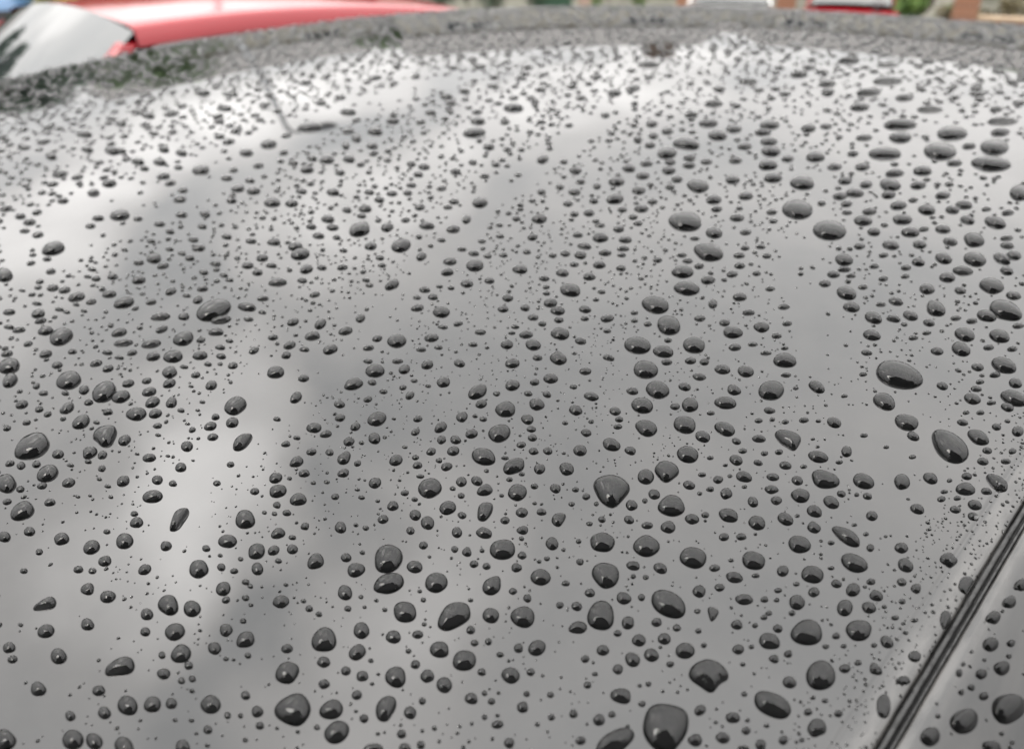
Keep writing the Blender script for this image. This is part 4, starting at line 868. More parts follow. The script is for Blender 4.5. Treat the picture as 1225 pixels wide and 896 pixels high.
 ('r', '13276 11731 117 -231 -155 -112 133', 'oval water drop, first sizeable one below the small bean-shaped drop'),
 ('r', '30804 7504 86 -327 -283 -75 185', 'slim oval water drop, first sizeable one to the upper left of the big lens-shaped drop'),
 ('r', '13440 5956 108 -153 -147 -91 113', 'oval water drop, first sizeable one to the lower right of the tall bright drop'),
 ('r', '29235 3122 13 -275 -249 -23 163', 'slim oval water drop, first sizeable one to the upper right of the big teardrop'),
 ('r', '39134 7841 -40 -385 -388 -60 221', 'slim oval water drop, first sizeable one above the big lens-shaped drop'),
 ('r', '40647 12367 193 -408 -390 -146 239', 'slim oval drop, first to the right of the upper of two wide drops'),
 ('r', '40855 10064 189 -387 -379 -124 233', 'slim oval water drop, second sizeable one below the big blurred upper right oval'),
 ('r', '10849 27832 282 -62 -81 -360 190', 'oval drop, first to the upper left of the dark oval above the leaf-shaped drop'),
 ('r', '12440 17868 276 56 -17 -245 153', 'oval water drop, first sizeable one to the left of the plump oval below centre'),
 ('r', '2769 14951 134 -29 -4 -211 113', 'round water drop, second sizeable one below the long wedge-shaped drop'),
 ('r', '18385 1953 36 -176 -183 -21 117', 'oval water drop, second sizeable one to the right of the broad round-topped drop'),
 ('r', '5636 14461 149 -80 -52 -202 119', 'round water drop, second sizeable one to the right of the long wedge-shaped drop'),
 ('r', '6142 14741 164 -8 -10 -221 121', 'round drop, second to the lower right of the dark drop in the grey cloud'),
 ('r', '13670 6500 -17 -170 -199 -2 115', 'round water drop, first sizeable one to the right of the tall bright drop'),
 ('r', '20477 7068 76 -247 -198 -64 140', 'oval water drop, first sizeable one to the lower left of the half-moon drop'),
 ('r', '34618 17289 167 -376 -407 -221 235', 'oval water drop, first sizeable one to the right of the wide dark oval drop'),
 ('s', '21227 -727 -35 -115 -264 66 121', 'round water drop, fourth sizeable one above the biggest drop on the side panel'),
 ('r', '14337 9879 92 -183 -187 -118 129', 'round water drop, second sizeable one to the lower right of the small bean-shaped drop'),
 ('r', '40847 5864 -144 -417 -324 -10 215', 'slim oval water drop, first sizeable one above the long oval by the right edge'),
 ('r', '38479 6758 131 -381 -305 -69 208', 'slim oval drop, second to the upper left of the long oval by the right edge'),
 ('r', '14993 2443 41 -157 -160 -24 106', 'oval drop, first to the upper right of the long flat drop at the lower right'),
 ('r', '21238 9134 64 -256 -230 -83 150', 'oval drop, first to the upper right of the drop under the rounded triangle'),
 ('r', '15793 5643 103 -150 -174 -95 118', 'round water drop, first sizeable one to the right of the long slanted oval drop'),
 ('r', '49462 12835 258 -425 -520 -181 278', 'slim oval drop, first to the lower left of the big blurred upper right oval'),
 ('r', '17691 1156 -38 -167 -164 21 110', 'oval water drop, second sizeable one to the upper right of the upright egg-shaped drop'),
 ('r', '24298 2650 -13 -225 -218 -9 140', 'oval water drop, first sizeable one to the lower left of the big teardrop'),
 ('r', '3562 18025 149 28 22 -244 126', 'round water drop, first sizeable one to the upper left of the long wedge-shaped drop'),
 ('r', '8050 8974 137 -57 -52 -166 103', 'round water drop, first sizeable one to the right of the pear-shaped drop'),
 ('r', '16762 1042 105 2 137 122 129 122 5 93 -151 -30 -156 -161 -31 -148 67', 'chipped irregular water drop, first sizeable one to the right of the upright egg-shaped drop'),
 ('r', '21522 17420 151 -292 -245 -191 179', 'oval water drop, second sizeable one above the plump oval in the middle'),
 ('r', '12675 2898 64 -147 -131 -37 97', 'oval drop, first to the right of the biggest drop at the bottom edge'),
 ('r', '15414 4964 116 64 202 182 103 176 -90 -74 -139 -220 -106 -128 30', 'pocket-shaped water drop, first sizeable one above the notched drop'),
 ('r', '4071 19286 172 -26 -10 -235 130', 'oval water drop, second sizeable one above the long wedge-shaped drop'),
 ('r', '42929 18685 321 -387 -449 -251 266', 'slim oval drop, first to the upper left of the upper of two wide drops'),
 ('r', '44045 10501 106 -406 -436 -119 244', 'slim oval water drop, first sizeable one below the big blurred upper right oval'),
 ('r', '13259 2988 103 -141 -118 -58 99', 'oval drop, first to the left of the long flat drop at the lower right'),
 ('r', '34895 23784 352 -325 -366 -315 252', 'slim oval water drop, first sizeable one to the left of the wide dark oval drop'),
]
SMALL_DROPS = (
    '23164 48872 486 -302 -248 -611 308;15586 29842 239 -408 -165 -253 202;9328 8096 71 -160 -126 -69 102;13919 5484 89 -148 -150 -77 108;61921 41300 569 -'
    '787 -360 -262 323;9042 16675 207 -70 -52 -202 131;19061 16189 224 -180 -179 -213 163;7865 15947 124 -145 -116 -194 126;32275 9045 112 -320 -285 -92 18'
    '6;19992 4392 3 -201 -200 -20 126;18882 1976 33 -171 -177 -20 114;53797 29550 420 -532 -367 -233 281;4873 17004 153 -53 -31 -222 122;35821 7301 63 -310'
    ' -347 -81 197;28484 11086 147 -283 -271 -128 179;11317 30556 356 -210 -65 -238 185;9472 26458 290 -3 -31 -275 170;12674 20069 215 -181 -117 -216 154;1'
    '7969 11879 97 -222 -206 -123 142;4325 14812 131 -121 -60 -158 110;7404 11808 131 -120 -79 -141 107;13540 16376 233 -73 -85 -218 142;15723 6918 46 -201'
    ' -164 -46 116;37422 7038 102 -316 -333 -82 199;7101 28918 286 76 5 -264 169;66361 29347 485 -549 -522 -270 323;64394 19882 457 -480 -441 -176 289;6471'
    '1 26098 468 -521 -481 -233 308;62197 24810 341 -384 -729 -353 319;20953 2160 55 -170 -195 -36 121;24822 6144 23 -251 -225 -42 146;10887 37865 375 -86 '
    '-56 -349 214;11251 19023 243 -42 -53 -225 143;15171 38565 341 -108 -143 -494 238;17875 7294 95 -193 -170 -78 124;14258 29797 383 -226 -73 -218 184;546'
    '2 11938 123 -69 -46 -166 101;11049 5354 97 -108 -114 -93 95;40341 40489 309 -471 -363 -382 276;24962 10711 144 -263 -215 -110 159;38857 10192 70 -374 '
    '-339 -90 210;22881 39604 363 -318 -239 -456 260;21010 25989 421 -4 -106 -300 198;6244 20722 189 -59 -35 -232 135;4872 19940 180 -26 -13 -220 129;10335'
    ' 18903 211 -64 -64 -232 140;1742 19013 147 -25 4 -205 117;2926 15694 139 -77 -26 -169 107;30665 21381 243 -307 -317 -259 218;22739 2427 27 -198 -190 -'
    '20 125;24050 1216 23 -193 -196 -14 127;43747 14262 198 -427 -369 -141 239;6786 22995 217 17 -8 -246 144;5557 18632 187 -12 -7 -198 124;17741 30688 337'
    ' -299 -130 -254 200;10484 15346 179 -5 -38 -238 127;13752 17863 143 -173 -170 -221 146;61361 31136 492 -598 -337 -197 285;36606 51170 351 -624 -279 -3'
    '89 286;3080 23620 166 -49 -17 -264 138;43645 11814 285 -325 -385 -160 233;15996 23806 315 -82 -92 -254 171;36931 25292 283 -368 -389 -306 252;28656 49'
    '543 502 -293 -300 -615 313;12575 6480 113 -126 -115 -94 101;20303 15347 185 -223 -182 -165 155;12396 16065 201 -78 -83 -209 133;12627 32427 353 -256 -'
    '73 -231 186;20072 17181 232 -187 -168 -199 161;24146 9714 24 -264 -236 -66 151;19472 7093 125 -143 -191 -120 126;17943 4274 114 -127 -163 -91 112;6002'
    '4 11946 432 -445 -494 -152 290;17504 18389 239 -123 -138 -233 157;19487 13387 100 -240 -202 -124 145;33218 6955 -3 -307 -269 -42 173;34105 70010 348 -'
    '856 -317 -623 342;20979 7666 29 -213 -212 -55 132;30417 25329 300 -286 -294 -297 225;10031 6971 58 -133 -129 -63 94;45949 9324 108 -388 -379 -91 228;4'
    '069 13848 128 -30 -10 -174 101;75412 25719 705 -681 -283 -116 283;7849 10691 128 -93 -66 -136 99;7390 8376 101 -113 -79 -96 90;13258 22153 285 100 -8 '
    '-243 155;7756 25103 235 54 -2 -254 151;15674 16473 273 -13 -58 -206 141;10871 22773 222 -59 -67 -262 150;38140 19562 263 -324 -362 -232 230;41568 5565'
    ' 17 -313 -352 -50 200;8710 35850 296 -126 -55 -319 191;16109 25275 293 -154 -107 -241 171;31202 2305 37 -220 -251 -30 151;13125 2151 -58 -113 -124 47 '
    '87;15281 7557 100 -173 -132 -74 109;48051 13875 334 -379 -363 -152 242;12358 13928 122 -144 -136 -163 121;12890 3677 -50 -106 -153 53 91;9112 22893 19'
    '3 -51 -59 -273 145;17116 9029 83 -172 -175 -94 119;9691 27229 256 -113 -57 -239 158;12252 27913 259 -173 -89 -248 168;25745 22225 230 -294 -221 -214 1'
    '89;17987 14374 115 -207 -186 -144 139;51956 37276 327 -459 -415 -327 281;10826 32722 316 -82 -49 -272 180;23731 5166 -96 -181 -229 25 131;48402 22046 '
    '345 -418 -414 -233 267;10557 31684 324 -242 -54 -195 168;9955 25826 242 115 8 -265 155;28460 1377 5 -173 -259 -18 137;14945 3875 87 -123 -129 -64 95;1'
    '6417 12326 127 -149 -162 -150 126;20457 13459 110 -262 -169 -100 140;10934 29542 266 -112 -67 -267 168;34622 45117 300 -488 -423 -555 304;24096 18376 '
    '173 -282 -204 -163 168;47102 12154 282 -317 -398 -157 234;42233 9023 96 -331 -342 -87 205;37657 4384 64 -278 -274 -44 174;46926 30093 246 -325 -428 -3'
    '11 248;9219 25675 229 -61 -48 -248 150;5479 24481 198 -59 -25 -220 136;16559 16305 219 -65 -105 -218 139;17956 8774 59 -185 -177 -73 118;14636 11429 1'
    '27 -147 -133 -128 116;50420 29216 292 -376 -369 -246 248;21633 59547 314 -608 -280 -685 317;32090 62220 343 -721 -204 -378 278;8576 16185 180 -17 -22 '
    '-178 113;16153 15365 191 -122 -121 -180 132;15129 15195 185 -119 -112 -175 129;18628 -934 -19 -89 -193 51 93;36966 46064 275 -454 -288 -364 255;43720 '
    '47725 291 -488 -366 -412 281;27658 66904 293 -656 -253 -566 300;17863 3284 105 -117 -141 -74 101;15558 4296 72 -135 -136 -54 96;9069 37833 286 -57 -48'
    ' -352 194;20433 33328 330 -208 -151 -310 205;29038 42964 381 -331 -275 -459 269;16879 25815 336 65 -46 -261 169;19706 6282 -47 -187 -180 2 115;20555 6'
    '124 117 -176 -148 -70 116;21565 3321 49 -158 -183 -39 113;44138 8521 -44 -373 -325 -45 205;12746 12389 134 -92 -111 -172 112;6426 19006 155 -50 -34 -2'
    '04 117;12139 14789 170 -68 -75 -184 117;9168 6588 85 -94 -88 -87 83;14664 13521 48 -219 -158 -79 119;17244 24447 289 -119 -98 -223 161;19218 21086 241'
    ' -200 -132 -185 155;10480 27099 243 -63 -52 -248 153;7924 23414 194 -133 -57 -194 133;19372 30680 331 -62 -121 -324 192;24381 19060 223 -212 -193 -195'
    ' 167;7045 11268 117 -85 -55 -125 91;41233 20292 256 -315 -375 -230 231;30367 14881 206 -248 -234 -152 173;39820 9202 89 -299 -322 -88 191;29996 13020 '
    '200 -237 -224 -136 166;33934 7862 44 -298 -233 -50 163;41068 8250 63 -327 -295 -63 190;6969 12910 127 -92 -54 -131 96;20867 18265 205 -164 -169 -201 1'
    '53;17856 19764 237 -96 -118 -222 149;49282 25103 345 -428 -392 -238 265;8985 15773 136 -95 -75 -171 110;14307 13884 176 -58 -84 -186 118;21445 5716 25'
    ' -180 -182 -37 116;13580 36868 293 -154 -94 -326 194;11514 25572 233 0 -44 -263 150;2127 15561 103 -22 0 -175 93;12413 5850 65 -117 -123 -63 88;8439 2'
    '2025 177 -50 -46 -229 129;3723 23189 153 -46 -17 -219 122;10231 23243 217 -62 -49 -213 137;13604 29047 253 -226 -92 -211 162;26179 29544 253 -345 -203'
    ' -238 201;25900 3859 -27 -210 -179 -6 124;29570 2052 10 -205 -200 -14 132;39631 18497 256 -312 -309 -184 212;47830 15658 283 -326 -387 -175 235;46535 '
    '10619 265 -296 -346 -128 215;44925 9541 80 -311 -385 -97 210;39791 5321 -28 -275 -307 -32 178;52565 21464 323 -380 -467 -239 269;16267 1604 96 -106 -1'
    '12 -54 88;19014 8177 61 -190 -156 -58 113;5807 26363 183 -50 -28 -243 137;17071 20248 237 -63 -100 -230 145;19840 1276 21 -122 -175 -17 98;9302 7125 1'
    '08 -98 -66 -82 82;65777 13974 349 -345 -358 -111 235;5994 30734 228 4 -7 -243 150;36657 23487 239 -306 -321 -241 217;40221 23974 252 -321 -365 -257 23'
    '2;18482 52364 395 -207 -141 -494 260;12031 36719 291 -163 -72 -284 184;49919 23320 356 -433 -335 -191 250;42850 14659 249 -291 -329 -158 210;45114 154'
    '36 260 -303 -358 -169 221;44724 12797 252 -289 -340 -145 212;24766 31153 312 -135 -202 -350 205;39757 11415 130 -276 -332 -121 192;38031 8559 51 -272 '
    '-306 -75 178;7435 10372 112 -63 -47 -126 86;7601 22087 158 -76 -55 -222 125;16095 11323 59 -178 -160 -83 112;13149 7881 57 -145 -125 -57 93;36878 1736'
    '2 253 -307 -244 -149 192;35003 66488 347 -799 -164 -301 263;13062 18445 184 -80 -81 -194 125;14135 10912 134 -120 -102 -117 104;79210 36273 671 -690 -'
    '270 -139 282;23478 34776 224 -321 -220 -318 210;34735 21875 239 -302 -262 -196 199;39054 26012 242 -316 -363 -278 231;22394 7646 115 -196 -143 -65 117'
    ';11981 17278 179 -89 -69 -165 116;23147 11182 87 -216 -179 -86 130;21815 6338 80 -179 -154 -55 113;4579 16475 121 -44 -22 -164 96;9888 14224 118 -108 '
    '-85 -142 102;12993 10065 103 -118 -110 -107 97;14195 5933 98 -110 -103 -76 89;20238 5773 83 -150 -151 -62 106;15569 15564 101 -179 -146 -131 120;11575'
    ' 14578 147 -90 -76 -151 106;22294 66693 363 -786 -189 -502 303;26758 49306 347 -325 -246 -493 266;23197 42265 310 -282 -192 -384 230;7994 33781 248 -6'
    '4 -31 -252 159;26740 28057 282 -230 -192 -249 191;24211 25497 241 -240 -172 -213 174;24957 16335 233 -187 -152 -148 148;21876 18152 209 -201 -140 -150'
    ' 144;23247 23237 213 -208 -180 -214 166;9616 10541 115 -105 -69 -100 88;21076 6370 98 -179 -133 -55 108;45333 14327 238 -274 -361 -162 213;31367 5167 '
    '60 -220 -206 -43 138;46795 16868 270 -316 -341 -165 221;41933 12610 241 -278 -275 -123 192;32560 7376 70 -260 -199 -48 145;8028 29602 208 66 -2 -265 1'
    '47;17522 16294 193 -102 -109 -172 127;20358 12264 82 -197 -169 -95 123;19068 10577 67 -188 -157 -75 114;14463 14796 172 -95 -86 -151 113;23544 1080 20'
    ' -153 -154 -10 103;11142 8189 84 -95 -98 -95 85;13582 1819 75 -82 -99 -56 76;7649 11144 104 -75 -56 -120 85;52015 11975 306 -335 -317 -113 219;12431 1'
    '1594 133 -48 -68 -159 98;10359 5354 94 -84 -69 -73 75;42605 45974 251 -411 -280 -313 238;39923 45215 245 -399 -255 -297 229;45744 47779 259 -432 -314 '
    '-340 252;25242 66685 256 -565 -182 -438 258;9392 28509 229 -63 -37 -215 142;23506 38490 288 -253 -188 -345 214;20058 34758 262 -230 -151 -292 191;2593'
    '7 37817 236 -350 -228 -328 219;15090 25473 259 -68 -67 -211 146;25580 34171 285 -240 -198 -308 205;26726 20428 162 -273 -199 -158 163;37107 31219 419 '
    '-106 -304 -381 235;22856 30060 265 -156 -174 -297 185;28614 20924 185 -233 -233 -199 173;18535 2956 27 -135 -139 -20 91;13730 7894 85 -123 -110 -76 90'
    ';23999 11113 125 -224 -147 -78 126;31316 3654 56 -200 -201 -35 132;53013 17891 354 -402 -283 -127 226;5492 12565 96 -53 -37 -138 83;8995 9899 116 -31 '
    '-31 -130 83;7560 8713 79 -88 -70 -86 76;17149 51575 343 -112 -125 -496 242;16208 26955 262 -64 -76 -228 152;23418 24793 235 -192 -161 -214 165;28408 1'
    '9588 189 -236 -204 -167 164;27243 19232 185 -231 -194 -162 159;36847 28317 231 -309 -314 -270 219;22837 43475 342 -223 -157 -361 223;17209 37604 290 -'
    '196 -106 -281 187;27199 42498 327 -295 -205 -361 231;38561 24635 248 -319 -278 -207 208;4677 24027 160 -50 -17 -184 115;11097 18321 159 -110 -70 -152 '
    '111;13339 31543 228 -86 -83 -283 161;18739 18826 115 -217 -155 -140 133;15318 3053 46 -116 -114 -29 81;29298 4186 8 -195 -192 -22 124;26176 1712 39 -1'
    '64 -159 -19 108;32914 45022 197 -321 -467 -638 272;46634 22724 282 -347 -319 -190 225;42439 6126 97 -282 -237 -45 167;16589 8721 53 -154 -135 -58 97;1'
    '2765 19437 186 -103 -67 -154 116;21508 14630 152 -182 -140 -119 126;21686 12500 110 -199 -147 -91 120;18671 33647 253 -159 -130 -289 178;21557 54985 2'
    '68 -485 -201 -457 258;22369 53311 265 -471 -205 -441 254;29953 41774 231 -360 -288 -399 239;20399 23406 247 -157 -111 -180 147;24934 17537 122 -241 -1'
    '83 -128 144;31254 20251 207 -259 -205 -158 169;4367 12468 78 -88 -56 -104 78;7180 9729 76 -86 -69 -92 76;48200 46993 282 -463 -235 -239 230;16175 3435'
    ' 28 -119 -125 -22 82;34429 10904 122 -241 -224 -89 154;26534 11136 161 -189 -156 -96 130;14087 20465 137 -169 -113 -159 123;13698 18924 196 -33 -53 -1'
    '78 117;23695 27060 304 -16 -128 -287 172;29451 21383 159 -329 -178 -125 163;23474 1578 45 -146 -141 -21 98;28775 13597 126 -151 -269 -173 149;1677 185'
    '39 114 -34 -2 -143 89;14059 34343 286 14 -42 -258 163;16773 8167 117 -134 -98 -73 93;19830 7620 109 -125 -132 -84 101;17910 6188 102 -115 -115 -73 92;'
    '19785 1655 23 -124 -133 -13 87;16276 5294 96 -108 -102 -65 85;21184 50144 368 -201 -125 -379 229;19867 45116 343 -187 -110 -325 209;12174 31331 277 -6'
    ' -25 -200 145;4903 14524 101 -38 -22 -142 83;10674 9552 123 -3 -13 -129 82;10751 5921 71 -79 -86 -74 73;33404 10807 115 -226 -217 -88 148;36620 6193 5'
    '1 -225 -232 -46 147;33176 6183 33 -218 -206 -39 136;18186 -1181 -10 -70 -157 43 76;44083 21838 249 -307 -299 -182 209;55746 12433 280 -299 -373 -127 2'
    '24;6872 24962 165 39 2 -202 118;13635 19791 167 -89 -81 -177 118;18796 12302 75 -174 -146 -86 109;18271 24767 251 20 -68 -245 146;37132 55638 251 -478'
    ' -186 -276 223;25153 1842 41 -145 -154 -22 101;16756 5765 104 -117 -97 -63 86;46666 33956 197 -272 -305 -246 204;10502 39957 247 -103 -54 -290 171;177'
    '71 33534 247 -160 -109 -255 168;9306 30293 223 1 -19 -211 137;34277 26194 210 -276 -251 -216 191;46225 28308 247 -321 -384 -270 237;14143 22975 187 -9'
    '9 -79 -186 126;9979 22606 166 -92 -55 -171 115;12826 50327 317 -141 -63 -351 207;14481 32414 251 18 -52 -276 158;9128 31110 234 -70 -28 -189 136;18491'
    ' 63011 236 -473 -224 -650 278;23493 20834 157 -197 -172 -170 145;15251 15948 161 -49 -77 -173 109;24875 1162 44 -147 -135 -17 97;46267 19587 241 -289 '
    '-315 -170 207;42726 24196 238 -301 -298 -201 208;39361 22801 204 -258 -306 -212 198;24659 11951 144 -170 -148 -100 122;7704 8149 70 -78 -66 -78 70;131'
    '98 2584 72 -79 -84 -51 69;4181 20275 122 -64 -25 -152 95;14616 15770 165 -53 -67 -156 106;18259 5811 102 -115 -106 -65 88;7993 32430 205 -53 -29 -223 '
    '138;24208 53801 234 -422 -232 -474 251;32467 42600 226 -356 -287 -379 235;36809 35745 223 -323 -311 -320 226;22952 16102 113 -214 -150 -105 126;10787 '
    '39160 263 -66 -38 -253 163;8224 39305 236 -144 -40 -238 158;22985 33641 211 -298 -151 -217 175;6886 35331 225 -65 -19 -211 142;29532 20142 193 -243 -1'
    '70 -138 153;11878 19045 150 -99 -68 -148 107;16147 18780 216 19 -35 -171 116;19665 41621 186 -284 -187 -358 200;12438 9095 78 -89 -97 -93 81;7950 3704'
    '1 249 -128 -26 -191 145;27815 12405 145 -172 -173 -109 130;11733 12795 110 -76 -75 -126 89;13427 10254 88 -101 -99 -96 86;5310 11559 83 -61 -38 -104 7'
    '2;41657 23518 244 -308 -244 -164 194;17241 12700 82 -143 -132 -97 101;14062 11604 110 -99 -90 -106 90;28007 28408 313 19 -160 -324 179;43653 28806 185'
    ' -245 -469 -352 231;21917 33394 199 -281 -145 -214 169;20720 61875 258 -514 -185 -484 260;31848 36462 225 -329 -227 -268 205;22712 20336 154 -193 -148'
    ' -148 135;22777 14506 76 -237 -135 -69 117;32012 21268 176 -223 -221 -174 165;32583 23713 182 -235 -234 -195 173;12783 2409 93 -102 -56 -34 65;16914 1'
    '3062 112 -132 -110 -103 100;13865 15614 130 -108 -84 -125 99;15057 10980 88 -133 -101 -78 90;14591 24945 193 -47 -69 -212 128;40331 25682 246 -318 -22'
    '7 -168 192;23948 8140 98 -171 -128 -57 105;27704 2898 54 -165 -141 -24 103;31520 14351 167 -199 -182 -112 141;42104 13931 196 -228 -262 -124 173;37815'
    ' 11247 177 -205 -218 -100 153;27439 13371 154 -184 -152 -101 127;35197 10765 186 -215 -168 -81 140;46423 7351 217 -237 -230 -71 166;29124 12073 171 -2'
    '02 -138 -82 126;50335 34120 168 -229 -360 -272 203;18777 42759 245 -233 -124 -300 188;15146 33249 222 -150 -81 -218 150;13907 26374 233 -9 -34 -178 12'
    '6;7170 16865 99 -70 -52 -144 88;11845 13544 86 -100 -96 -115 89;10857 7473 74 -83 -75 -71 71;10010 8424 75 -84 -72 -75 71;12077 6666 75 -84 -81 -69 72'
    ';15687 2859 73 -81 -94 -52 72;14599 1731 69 -76 -85 -45 67;8057 27328 163 -92 -43 -182 118;4797 25101 148 -46 -14 -161 105;17684 32445 211 -133 -111 -'
    '251 156;12770 26104 186 -78 -61 -191 125;28603 24111 213 -167 -188 -206 160;17751 22889 194 -100 -93 -179 127;9769 16265 119 -60 -52 -142 91;12262 111'
    '08 98 -88 -78 -99 82;15049 1174 73 -80 -80 -40 67;15053 37276 283 -74 -50 -221 157;8909 37033 241 -72 -23 -201 143;31259 3021 133 -148 -150 -49 112;32'
    '464 14518 161 -193 -191 -116 142;4675 26844 139 39 11 -193 110;9528 18908 125 -87 -57 -141 96;17388 13561 107 -127 -114 -108 100;21972 10788 114 -134 '
    '-131 -91 104;22256 3775 40 -132 -129 -28 89;28230 1974 8 -142 -163 -12 102;24943 11504 122 -144 -152 -100 114;12916 38435 225 -123 -67 -256 158;23873 '
    '55870 226 -419 -207 -441 241;32416 34145 201 -287 -232 -256 194;21646 24393 161 -208 -132 -155 137;23038 18845 151 -187 -131 -123 125;23992 12595 139 '
    '-165 -125 -89 112;43208 27519 215 -281 -310 -227 207;41450 24737 206 -263 -284 -199 194;19752 15669 149 -121 -110 -125 109;14925 16986 181 -22 -42 -14'
    '1 101;15577 46915 273 -207 -81 -285 185;12450 47787 288 -70 -42 -291 181;21655 42136 220 -197 -170 -358 194;21947 58840 253 -485 -162 -387 238;44859 2'
    '8457 199 -260 -386 -280 219;14418 5430 76 -85 -87 -61 72;20175 -1171 -9 -65 -157 41 73;31505 44316 151 -244 -417 -583 237;20368 2820 -16 -106 -142 1 8'
    '2;29927 3224 72 -170 -134 -27 104;26796 1788 47 -140 -134 -21 95;42805 23049 215 -269 -261 -169 188;37176 18767 191 -234 -206 -131 161;33319 15068 173'
    ' -208 -172 -104 140;35683 16140 181 -219 -189 -113 150;49639 17074 227 -261 -298 -138 194;29517 7132 77 -191 -143 -42 111;34442 4955 153 -172 -152 -53'
    ' 121;35304 3470 153 -170 -153 -47 120;30489 11189 157 -184 -146 -80 123;5078 26455 133 1 -5 -195 107;6660 15664 113 -23 -15 -124 79;13322 12785 66 -13'
    '2 -101 -77 86;9964 28050 183 -50 -34 -178 118;22354 34737 176 -251 -155 -233 166;27551 31754 226 -187 -174 -241 171;21457 23584 151 -194 -131 -151 132'
    ';24080 22605 154 -196 -146 -150 136;21820 4417 38 -126 -129 -31 87;19233 2284 85 -94 -95 -43 76;43251 6405 203 -224 -174 -54 144;15421 52110 286 -172 '
    '-79 -337 199;23394 45877 267 -260 -140 -300 198;16480 29915 216 -146 -74 -173 134;20809 19782 156 -194 -104 -109 117;17082 22608 197 -131 -72 -133 116'
    ';15448 17484 150 -81 -75 -137 101;17695 13905 109 -129 -106 -100 97;16875 13611 127 -104 -90 -107 95;23390 19646 131 -163 -155 -148 127;11561 6150 69 '
    '-77 -72 -61 66;38665 16380 181 -217 -213 -120 156;32930 3804 139 -156 -142 -48 112;18119 -528 72 -59 -98 -41 68;21787 8153 23 -161 -127 -32 93;7225 17'
    '908 87 -104 -61 -114 84;12281 18517 96 -117 -91 -131 96;12451 10767 81 -94 -80 -83 77;12335 9569 79 -90 -77 -76 74;11462 26754 178 -48 -40 -175 115;44'
    '44 27319 144 -44 -11 -158 103;12822 51952 269 -119 -58 -332 190;17389 42636 228 -221 -100 -257 171;14443 38801 223 -158 -71 -227 153;16347 36908 191 -'
    '173 -105 -250 156;11160 36725 224 -57 -35 -212 140;12978 34143 218 -95 -50 -198 137;16856 35132 177 -251 -102 -189 148;18856 37618 167 -244 -137 -248 '
    '164;19365 35940 183 -263 -117 -201 156;18515 32510 174 -241 -108 -177 144;24906 39616 199 -300 -157 -242 180;28138 40216 184 -281 -215 -304 195;10482 '
    '30599 201 -57 -31 -172 122;12798 27128 136 -177 -85 -155 119;14970 26604 173 -113 -77 -176 122;18199 28207 228 -95 -72 -174 131;27870 34663 194 -278 -'
    '169 -214 173;26863 34553 173 -248 -192 -248 174;20575 29356 223 -144 -96 -181 140;25520 25196 170 -223 -139 -147 141;23586 17857 135 -166 -135 -120 11'
    '9;20989 16675 128 -155 -117 -109 110;28270 21611 152 -192 -174 -153 141;28799 18595 147 -182 -171 -133 135;4229 25557 125 14 5 -167 98;9704 17216 96 -'
    '114 -67 -105 86;19499 14802 55 -167 -135 -81 102;30422 19744 186 -233 -132 -103 134;4557 15392 67 -77 -52 -107 72;8456 8982 61 -68 -64 -76 64;26664 11'
    '74 80 -131 -112 -25 88;33428 3101 132 -146 -145 -45 110;28322 10314 134 -157 -135 -76 111;37137 8751 153 -175 -183 -75 132;10472 9185 73 -82 -66 -70 6'
    '8;13233 6507 72 -81 -76 -61 68;16990 2199 70 -78 -88 -44 68;11146 42007 228 -52 -37 -251 153;17541 38884 177 -261 -111 -218 158;28633 44083 201 -322 -'
    '195 -293 199;9794 31553 150 -200 -63 -152 121;29221 30760 179 -248 -174 -192 163;25814 20743 153 -193 -135 -123 128;30207 22465 166 -212 -164 -140 143'
    ';35875 21975 177 -224 -200 -146 157;7809 28593 148 -84 -38 -173 111;6346 29814 155 2 -7 -183 111;3697 25281 128 -41 -9 -144 94;11519 20123 140 -78 -51'
    ' -130 95;14972 19854 168 -50 -54 -142 101;24861 34909 161 -231 -179 -248 167;14571 6721 67 -75 -92 -70 71;9683 17769 101 -70 -58 -136 86;8105 13541 88'
    ' -62 -46 -104 72;16473 10343 81 -94 -103 -87 82;14376 8808 75 -86 -88 -75 74;12869 8256 72 -82 -78 -70 70;16756 4165 74 -82 -87 -50 69;10631 23600 139'
    ' -37 -42 -174 102;6563 24263 127 13 -4 -167 96;7879 21481 111 -79 -46 -142 91;4452 19874 104 -35 -14 -130 81;11156 16587 110 -76 -59 -119 85;24267 698'
    '2 111 -127 -108 -57 91;21347 7064 52 -144 -106 -35 84;31235 15919 144 -174 -166 -110 129;35492 9081 141 -162 -176 -77 125;4557 14250 65 -74 -47 -93 67'
    ';4778 14079 65 -74 -48 -93 67;10745 8931 64 -72 -73 -75 66;34246 5512 146 -165 -133 -48 111;4898 12429 58 -66 -50 -89 63;9619 7659 64 -72 -60 -61 61;1'
    '1368 5208 63 -69 -65 -52 59;19936 30181 154 -209 -116 -170 136;18593 29861 151 -204 -108 -165 132;13116 27781 138 -181 -77 -141 115;15318 24697 135 -1'
    '73 -85 -129 111;30769 35717 181 -263 -197 -235 177;27229 35966 176 -256 -172 -228 169;32826 25408 168 -219 -190 -166 155;38154 22422 174 -220 -220 -15'
    '5 162;23633 2053 88 -98 -108 -41 80;13421 4939 69 -77 -69 -49 63;15722 20576 112 -139 -95 -124 103;25802 46093 305 -160 -118 -278 188;17240 20900 160 '
    '-159 -71 -101 103;33167 27704 153 -205 -232 -214 165;6852 30795 154 -90 -29 -162 110;12260 11956 72 -84 -81 -90 74;31323 16619 154 -188 -143 -97 125;4'
    '1659 9717 167 -189 -185 -72 137;3621 22014 99 26 13 -142 82;7376 15791 78 -91 -54 -93 73;7079 15281 76 -89 -52 -90 72;16053 9357 54 -108 -101 -57 76;1'
